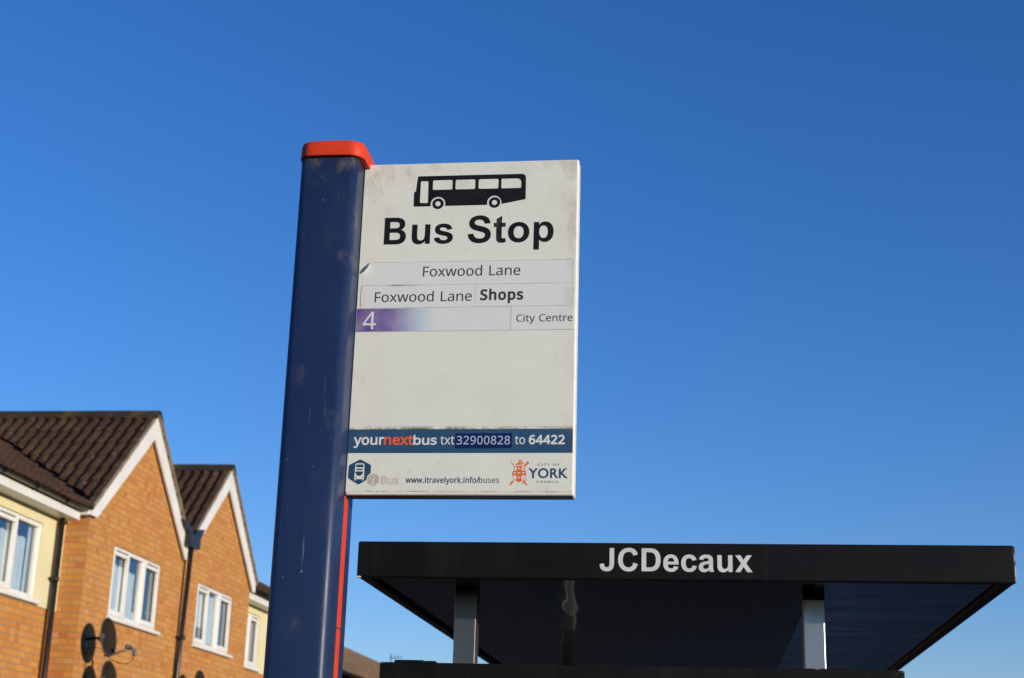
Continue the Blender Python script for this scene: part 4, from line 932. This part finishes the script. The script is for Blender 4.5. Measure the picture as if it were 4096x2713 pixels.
def terraced_house(label, g0, g1, c0, c1, gw, gl, gcurt, cw, cl, ccurt, zoff=0.0):
    """brick gable between g0 and g1, cream recessed bay between c0 and c1 (all along Y)"""
    h = thing('terraced_house', (XF, (g0+c0)/2 if c0 < g0 else (g0+c1)/2, 0), label, 'house', 'brick houses of the terrace')
    gm = (g0+g1)/2; near = c0 < g0
    zp = lambda y: 4.934 + zoff + GS*(gm - abs(y-gm) - (gm-1.799))     # top of the tile bed over the gable
    b = MB()
    zt = lambda y: zp(y) - 0.06
    wall_with_hole(b, XF, g0, g1, 0, 4.72, gw[0], gw[1], WZ0, WZ1)
    b.face([(XF, g0, 4.72), (XF, g1, 4.72), (XF, g1, zt(g1)), (XF, gm, zt(gm)), (XF, g0, zt(g0))])
    ry = g0 if near else g1
    b.face([(XC-0.02, ry, 0), (XF, ry, 0), (XF, ry, zt(ry)), (XC-0.02, ry, zt(ry))])
    b.face([(XC-0.014, c0, 0), (XC-0.014, c1, 0), (XC-0.014, c1, 3.69), (XC-0.014, c0, 3.69)])
    ye = c0 if near else c1; xr = -14.2; xm = -10.85
    b.face([(XC-0.014, ye, 0), (xr, ye, 0), (xr, ye, 4.85), (xm, ye, 6.85), (XC-0.014, ye, 4.85)])
    ya, yb = min(c0, g0), max(c1, g1)
    b.face([(xr, ya, 0), (xr, yb, 0), (xr, yb, 4.9), (xr, ya, 4.9)])
    b.build('wall', M['brick'], h)
    # cream panel with its drip edge
    b = MB(); wall_with_hole(b, XC, c0, c1, 3.682, 4.86, cw[0], cw[1], WZ0-0.002, WZ1)
    b.face([(XC, c0, 3.682), (XC, c1, 3.682), (XC-0.014, c1, 3.682), (XC-0.014, c0, 3.682)])
    b.build('cream_wall', M['render'], h)
    window(h, XF, gw[0], gw[1], gl, curtains=gcurt)
    window(h, XC, cw[0], cw[1], cl, curtains=ccurt)
    # main roof over everything, its eave over the cream bay
    b = MB(); up = Vector((-1, 0, MS)).normalized()
    lo, hi = (c0-0.15, g1) if near else (g0, c1+0.15)
    zm = lambda x: 4.925 + MS*(-7.30-x)
    inv = lambda y: g0-0.14 < y < g1+0.14
    sk = lambda p: (p.x > -7.62 and inv(p.y)) or (g0-0.2 < p.y < g1+0.2 and p.x > -10.4 and p.z < zp(p.y)-0.02)
    sk2 = lambda p: p.z < zm(p.x)+0.075 and p.x < -7.42
    roof_plane(b, (-7.30, lo, 4.895), (0, 1, 0), up, hi-lo, 4.10, skip=sk)
    b.face([(xm, lo, 6.97), (xm, hi, 6.97), (-14.5, hi, 4.9), (-14.5, lo, 4.9)])
    rf = b.build('roof', M['tile'], h)
    # gable roof
    b = MB(); upl = Vector((0, 1, GS)).normalized(); upr = Vector((0, -1, GS)).normalized()
    sl = (gm - (g0-0.125))/upl.y
    over_l = 0.125 if near else 0.0; over_r = 0.0 if near else 0.125
    e0, e1 = g0-over_l, g1+over_r
    roof_plane(b, (-10.9, e0, zp(e0)-0.05), (1, 0, 0), upl, 3.63, (gm-e0)/upl.y, skip=sk2)
    roof_plane(b, (-10.9, e1, zp(e1)-0.05), (1, 0, 0), upr, 3.63, (e1-gm)/upl.y, skip=sk2)
    gr = b.build('gable_roof', M['tile'], h)
    b = MB()                                          # dark lead lining in the valley where the two roofs meet
    ysd = (g0-0.10, -1) if near else (g1+0.10, 1)
    xe = lambda y: -7.30 - (zp(y)-4.925)/MS
    for d0, d1 in (((-0.12, -0.08), (0.0, -0.07)), ((0.0, -0.07), (0.34, 0.22))):
        b.face([(xe(ysd[0])-0.02, ysd[0]+ysd[1]*-d0[0], zp(ysd[0])+d0[1]), (xe(ysd[0])-0.02, ysd[0]+ysd[1]*-d1[0], zp(ysd[0])+d1[1]), (xe(gm)-0.02, gm+ysd[1]*-d1[0], zp(gm)+d1[1]), (xe(gm)-0.02, gm+ysd[1]*-d0[0], zp(gm)+d0[1])])
    b.build('valley_lining', M['valley'], gr)
    b = MB(); zr = zp(gm)
    x = -7.262; k = 0
    rnd = random.Random(3)
    while x > -10.8:                                 # angular ridge tiles butted end to end
        L_ = 0.45; dz = rnd.uniform(-0.004, 0.004)
        for (dy0, dy1) in ((-1, 0), (0, 1)): pass
        prof = [(-0.155, -0.105), (-0.06, -0.005), (-0.03, 0.022), (0.03, 0.022), (0.06, -0.005), (0.155, -0.105), (0.13, -0.12), (0.0, -0.01), (-0.13, -0.12)]
        b.prism([(x, gm+a, zr-0.006+c+dz) for a, c in prof], (0, 0, 0), (-L_+0.006, 0, 0))
        b.prism([(x-L_+0.004, gm+a*1.03, zr-0.004+c*1.03+dz) for a, c in prof], (0, 0, 0), (0.03, 0, 0))
        x -= L_
    b.build('ridge_tiles', M['ridge'], gr)
    # mortared verge under the end tiles
    b = MB()
    for s in (-1, 1):
        e = e0 if s < 0 else e1
        b.prism([(0, e, zp(e)-0.045), (0, gm, zp(gm)-0.045), (0, gm, zp(gm)-0.006), (0, e, zp(e)-0.006)], (-7.31, 0, 0), (-7.272, 0, 0))
    b.build('verge', M['verge'], gr)
    # stepped tile ends over the verge
    b = MB()
    for s in (-1, 1):
        e = e0 if s < 0 else e1; n = math.ceil(abs(gm-e)/upl.y/0.32)
        for i in range(n):
            ya_ = e + (gm-e)*i/ (abs(gm-e)/upl.y/0.32); yb_ = e + (gm-e)*min(1, (i+1.04)/(abs(gm-e)/upl.y/0.32))
            b.prism([(0, ya_, zp(ya_)-0.014), (0, yb_, zp(yb_)-0.014), (0, yb_, zp(yb_)+0.006), (0, ya_, zp(ya_)+0.020)], (-7.292, 0, 0), (-7.262, 0, 0))
    b.build('verge_tiles', M['verge'], gr)
    # barge boards
    for s in (-1, 1):
        yo = gm + s*(gm-g0+0.10) if ((s < 0) == near) else (g1-0.02 if s > 0 else g0+0.02)
        yi = gm + s*1.60
        zb = 4.822 + zoff
        P = [(0, yo, zp(yo)-0.05), (0, gm, zp(gm)-0.05), (0, gm, 6.178+zoff), (0, yi, zb), (0, yo, zb)]
        if abs(yo-gm) < abs(yi-gm)+0.01: P = P[:4] + []; P[3] = (0, yo, zb)
        MB().prism(P, (-7.325, 0, 0), (-7.300, 0, 0)).build('barge_board', M['upvc'], h)
        q = [(0, yo, zp(yo)-0.05), (0, gm, zp(gm)-0.05), (0, gm, zp(gm)-0.08), (0, yo, zp(yo)-0.08)]
        MB().prism(q, (-7.359, 0, 0), (-7.3252, 0, 0)).build('barge_soffit', M['upvc'], h)
    # boxed eave and gutters
    yb = g0-0.125 if near else g1+0.125
    sgn = -1 if near else 1
    b = MB(); b.box((-7.66, yb+0.005*sgn, 4.822+zoff), (-7.3255, yb-0.02*sgn, 4.95+zoff), 0.003, 1)
    b.box((-7.66, yb-0.021*sgn, 4.822+zoff), (-7.361, ry+0.001*sgn, 4.836+zoff))
    b.build('eave_box', M['upvc'], h)
    b = MB(); gutter_run(b, (-7.28, yb+0.062*sgn, 4.945+zoff), (-7.60, yb+0.062*sgn, 4.940+zoff), 0.05)
    b.build('short_gutter', M['gutter'], h)
    ga, gb = (c0, g0-0.03) if near else (g1+0.03, c1+0.1)
    b = MB(); b.box((-7.452, ga, 4.748), (-7.430, gb-0.10 if near else gb, 4.885), 0.003, 1)
    b.box((XC+0.001, ga, 4.748), (-7.4525, gb-0.10 if near else gb, 4.760))
    b.build('fascia_board', M['upvc'], h)
    b = MB(); gutter_run(b, (-7.372, ga, 4.915), (-7.372, gb, 4.905), 0.056)
    y = ga+0.3
    while y < gb:
        b.tube([(-7.372 + 0.061*math.cos(a), y, 4.912 + 0.061*math.sin(a)) for a in [math.pi + math.pi*i/8 for i in range(9)]], 0.009, 6)
        y += 0.82
    b.build('gutter', M['gutter'], h)
    return h

house_a = terraced_house('orange brick gable house with cream bay, cut by the left edge of the photo', 17.06, 20.42, 9.5, 17.06,
    (17.905, 19.59), [(17.905, 18.475, True), (18.475, 18.995, False), (18.995, 19.59, True)], [(17.92, 18.44, 3.76, 4.42, 0.075), (18.50, 18.92, 3.76, 4.39, 0.075), (19.15, 19.3, 3.78, 3.95, 0.2)],
    (14.776, 16.456), [(14.776, 15.26, False), (15.26, 15.835, True), (15.835, 16.456, False)], [(14.80, 16.26, 3.75, 4.42, 0.085), (16.32, 16.42, 3.75, 4.6, 0.09)])
house_b = terraced_house('brick gable house nearest the blue pole, its gable lower and farther along', 20.42, 23.64, 23.64, 26.30,
    (21.13, 22.80), [(21.13, 21.70, True), (21.70, 22.195, False), (22.195, 22.80, True)], [(21.15, 21.66, 4.02, 4.56, 0.075), (21.72, 22.17, 3.82, 4.52, 0.075), (22.26, 22.44, 3.8, 4.5, 0.085)],
    (24.24, 25.30), [(24.24, 24.76, False), (24.76, 25.30, True)], [(24.3, 24.7, 3.8, 4.5, 0.2)])

# downpipe in the corner of the near cream bay
def downpipe(parent, pts, brackets, wall_x):
    b = MB(); b.tube(pts, 0.034, 14)
    p = b.build('downpipe', M['gutter'], parent)
    for z in brackets:
        t = (pts[0][2]-z)/(pts[0][2]-pts[-1][2]); c = Vector(pts[0]).lerp(Vector(pts[-1]), t)
        MB().tube([c + Vector((0, 0, 0.028)), c - Vector((0, 0, 0.028))], 0.041, 14).box((wall_x, c.y-0.055, z-0.015), (c.x, c.y+0.055, z+0.015)).build('pipe_clip', M['gutter'], p)
    return p
downpipe(house_a, [(-7.585, 16.795, 4.90), (-7.585, 16.795, 0)], (4.03, 2.2), XC)
MB().box((-7.63, 16.74, 4.84), (-7.40, 16.85, 4.93), 0.01, 2).build('gutter_outlet', M['gutter'], house_a)
# hopper in the valley between the two gables
hop = MB()
hop.prism([(0, 20.215, 5.0), (0, 20.215, 5.185), (0, 20.66, 5.185), (0, 20.66, 5.02), (0, 20.60, 5.0)], (-7.355, 0, 0), (-7.215, 0, 0))
hop.prism([(0, 19.98, 5.335), (0, 20.22, 5.300), (0, 20.42, 5.19), (0, 20.215, 5.186), (0, 20.10, 5.24)], (-7.298, 0, 0), (-7.235, 0, 0))
hop.prism([(0, 20.44, 5.19), (0, 20.52, 5.275), (0, 20.83, 5.335), (0, 20.72, 5.19)], (-7.298, 0, 0), (-7.225, 0, 0))
hp = hop.build('hopper', M['gutter'], house_b)
downpipe(house_b, [(-7.262, 20.43, 5.01), (-7.30, 20.405, 3.2), (-7.30, 20.405, 0)], (3.75,), XF)

# ------------------------------------------------------------------ satellite dishes on the first gable and the second
def satellite_dish(x, y, z, label):
    """dish whose centre stands off the wall at (x, y, z), facing away from the wall"""
    t = thing('satellite_dish', (XF, y+0.13, z-0.03), label, 'satellite dish', 'satellite dishes on the brick wall')
    az, el = R(3), R(7)
    n = Vector((math.cos(az)*math.cos(el), -math.sin(az)*math.cos(el), math.sin(el)))
    s = Vector((0, 0, 1)).cross(n).normalized(); u = n.cross(s)
    c = Vector((x, y, z)); W_, H_, D_ = 0.215, 0.225, 0.052
    b = MB(); prev = None
    for k in range(9):
        r = k/8; ring = []
        for i in range(40):
            a = 2*math.pi*i/40
            ring.append(b.bm.verts.new(c + s*W_*r*math.cos(a) + u*H_*r*math.sin(a) + n*(D_*(r*r-1))))
        if prev:
            for i in range(40): b.bm.faces.new((prev[i], prev[(i+1)%40], ring[(i+1)%40], ring[i])).smooth = True
        prev = ring
    bmesh.ops.remove_doubles(b.bm, verts=b.bm.verts, dist=1e-5)
    refl = b.build('reflector', M['dish'], t)
    b = MB(); pts = [c + s*W_*math.cos(2*math.pi*i/48) + u*H_*math.sin(2*math.pi*i/48) for i in range(49)]
    b.tube(pts, 0.0075, 8, caps=False); b.build('rim', M['dishrim'], refl)
    back = c - n*D_
    # wall plate, post and clamp
    pl = Vector((XF, y+0.13, z-0.03))
    MB().box((XF+0.001, pl.y-0.05, pl.z-0.10), (XF+0.012, pl.y+0.05, pl.z+0.09), 0.003, 1).build('wall_plate', M['galv'], t)
    MB().tube([pl + Vector((0.012, 0, 0.02)), pl + Vector((0.14, -0.02, 0.03)), back + Vector((-0.06, 0.02, -0.01)), back], 0.019, 10).box(tuple(back + Vector((-0.05, -0.05, -0.05))), tuple(back + Vector((0.006, 0.05, 0.05))), 0.008, 1).build('bracket', M['cable'], t)
    low = c - u*H_*0.93 - n*0.01
    tip = c + n*0.285 - u*0.165 + s*0.0
    b = MB(); b.tube([low - n*0.05, low + n*0.03, tip - n*0.03], 0.011, 8); arm = b.build('feed_arm', M['dishrim'], t)
    d = (c + u*0.02 - n*0.05 - tip).normalized()
    b = MB(); b.tube([tip + d*0.075, tip + d*0.035], 0.030, 14); b.tube([tip + d*0.036, tip - d*0.05], 0.023, 14)
    e = tip - d*0.045
    b.box(tuple(e + Vector((-0.022, -0.022, -0.065))), tuple(e + Vector((0.022, 0.022, 0.0))), 0.006, 1)
    b.build('receiver', M['lnb'], t)
    b = MB(); q = e + Vector((0, 0, -0.06))
    cab = [q, q + Vector((-0.03, -0.0, -0.07)), q + Vector((-0.10, 0.0, -0.10)), q + Vector((-0.22, 0.01, -0.075)), low + Vector((-0.02, 0, -0.01)), back + Vector((-0.05, 0.03, -0.12)), pl + Vector((0.02, 0.02, -0.10)), pl + Vector((0.008, 0.03, -0.26)), pl + Vector((0.008, 0.05, -2.4))]
    fine = []
    for i in range(len(cab)-1):
        p0, p1, p2, p3 = cab[max(i-1, 0)], cab[i], cab[i+1], cab[min(i+2, len(cab)-1)]
        for k in range(6):
            tt = k/6
            fine.append(0.5*((2*p1) + (p2-p0)*tt + (2*p0-5*p1+4*p2-p3)*tt*tt + (3*p1-p0-3*p2+p3)*tt**3))
    fine.append(cab[-1])
    b.tube(fine, 0.0045, 6); b.build('cable', M['cable'], t)
    return t
satellite_dish(-7.03, 17.21, 3.41, 'dark mesh satellite dish directly under the first gable window, the higher of two')
satellite_dish(-7.03, 17.36, 2.925, 'dark satellite dish cut by the bottom edge, the lower of two on the first gable')
satellite_dish(-7.03, 20.65, 3.10, 'dark satellite dish low on the second gable, just right of its black downpipe')

# ------------------------------------------------------------------ house far down the street and its aerial
far = thing('distant_house', (-11, 43, 0), 'distant house whose brown tiled roof shows between pole and shelter', 'house')
b = MB(); b.box((-13.3, 30.2, 0), (-8.6, 57.8, 4.35))
for y in (30.2, 57.8): b.face([(-13.3, y, 4.35), (-8.6, y, 4.35), (-11, y, 5.86)])
b.build('wall', M['brick'], far)
b = MB()
fs = (6.0-4.42)/2.85; upf = Vector((-1, 0, fs)).normalized()
roof_plane(b, (-8.15, 30.0, 4.42), (0, 1, 0), upf, 28.05, 2.85/abs(upf.x), course=0.26, roll=0.33, amp=0.006, lip=0.02, per=3)
b.face([(-11, 30, 6.0), (-11, 58.05, 6.0), (-13.85, 58.05, 4.42), (-13.85, 30, 4.42)])
fr_ = b.build('roof', M['fartile'], far)
b = MB(); b.tube([(-11, 30, 6.0), (-11, 58.05, 6.0)], 0.10, 10); b.build('ridge_tiles', M['fartile'], fr_)
b = MB(); gutter_run(b, (-8.10, 30, 4.40), (-8.10, 58, 4.40), 0.06); b.build('gutter', M['gutter'], far)
aer = thing('television_aerial', (-11, 52.2, 6.0), 'small grey television aerial above the distant roof, left end of shelter', 'aerial')
MB().tube([(-11, 52.2, 5.9), (-11, 52.2, 6.55)], 0.018, 8).build('mast', M['galv'], aer)
b = MB(); b.tube([(-11.05, 52.2, 6.42), (-10.62, 52.25, 6.46)], 0.014, 6); b.build('boom', M['dishrim'], aer)
for i in range(4):
    x = -11.0 + 0.12*i
    MB().tube([(x, 52.2, 6.42+0.008*i-0.02), (x+0.03, 52.2, 6.42+0.008*i+0.20-0.03*i)], 0.006, 6).build('element', M['dishrim'], aer)
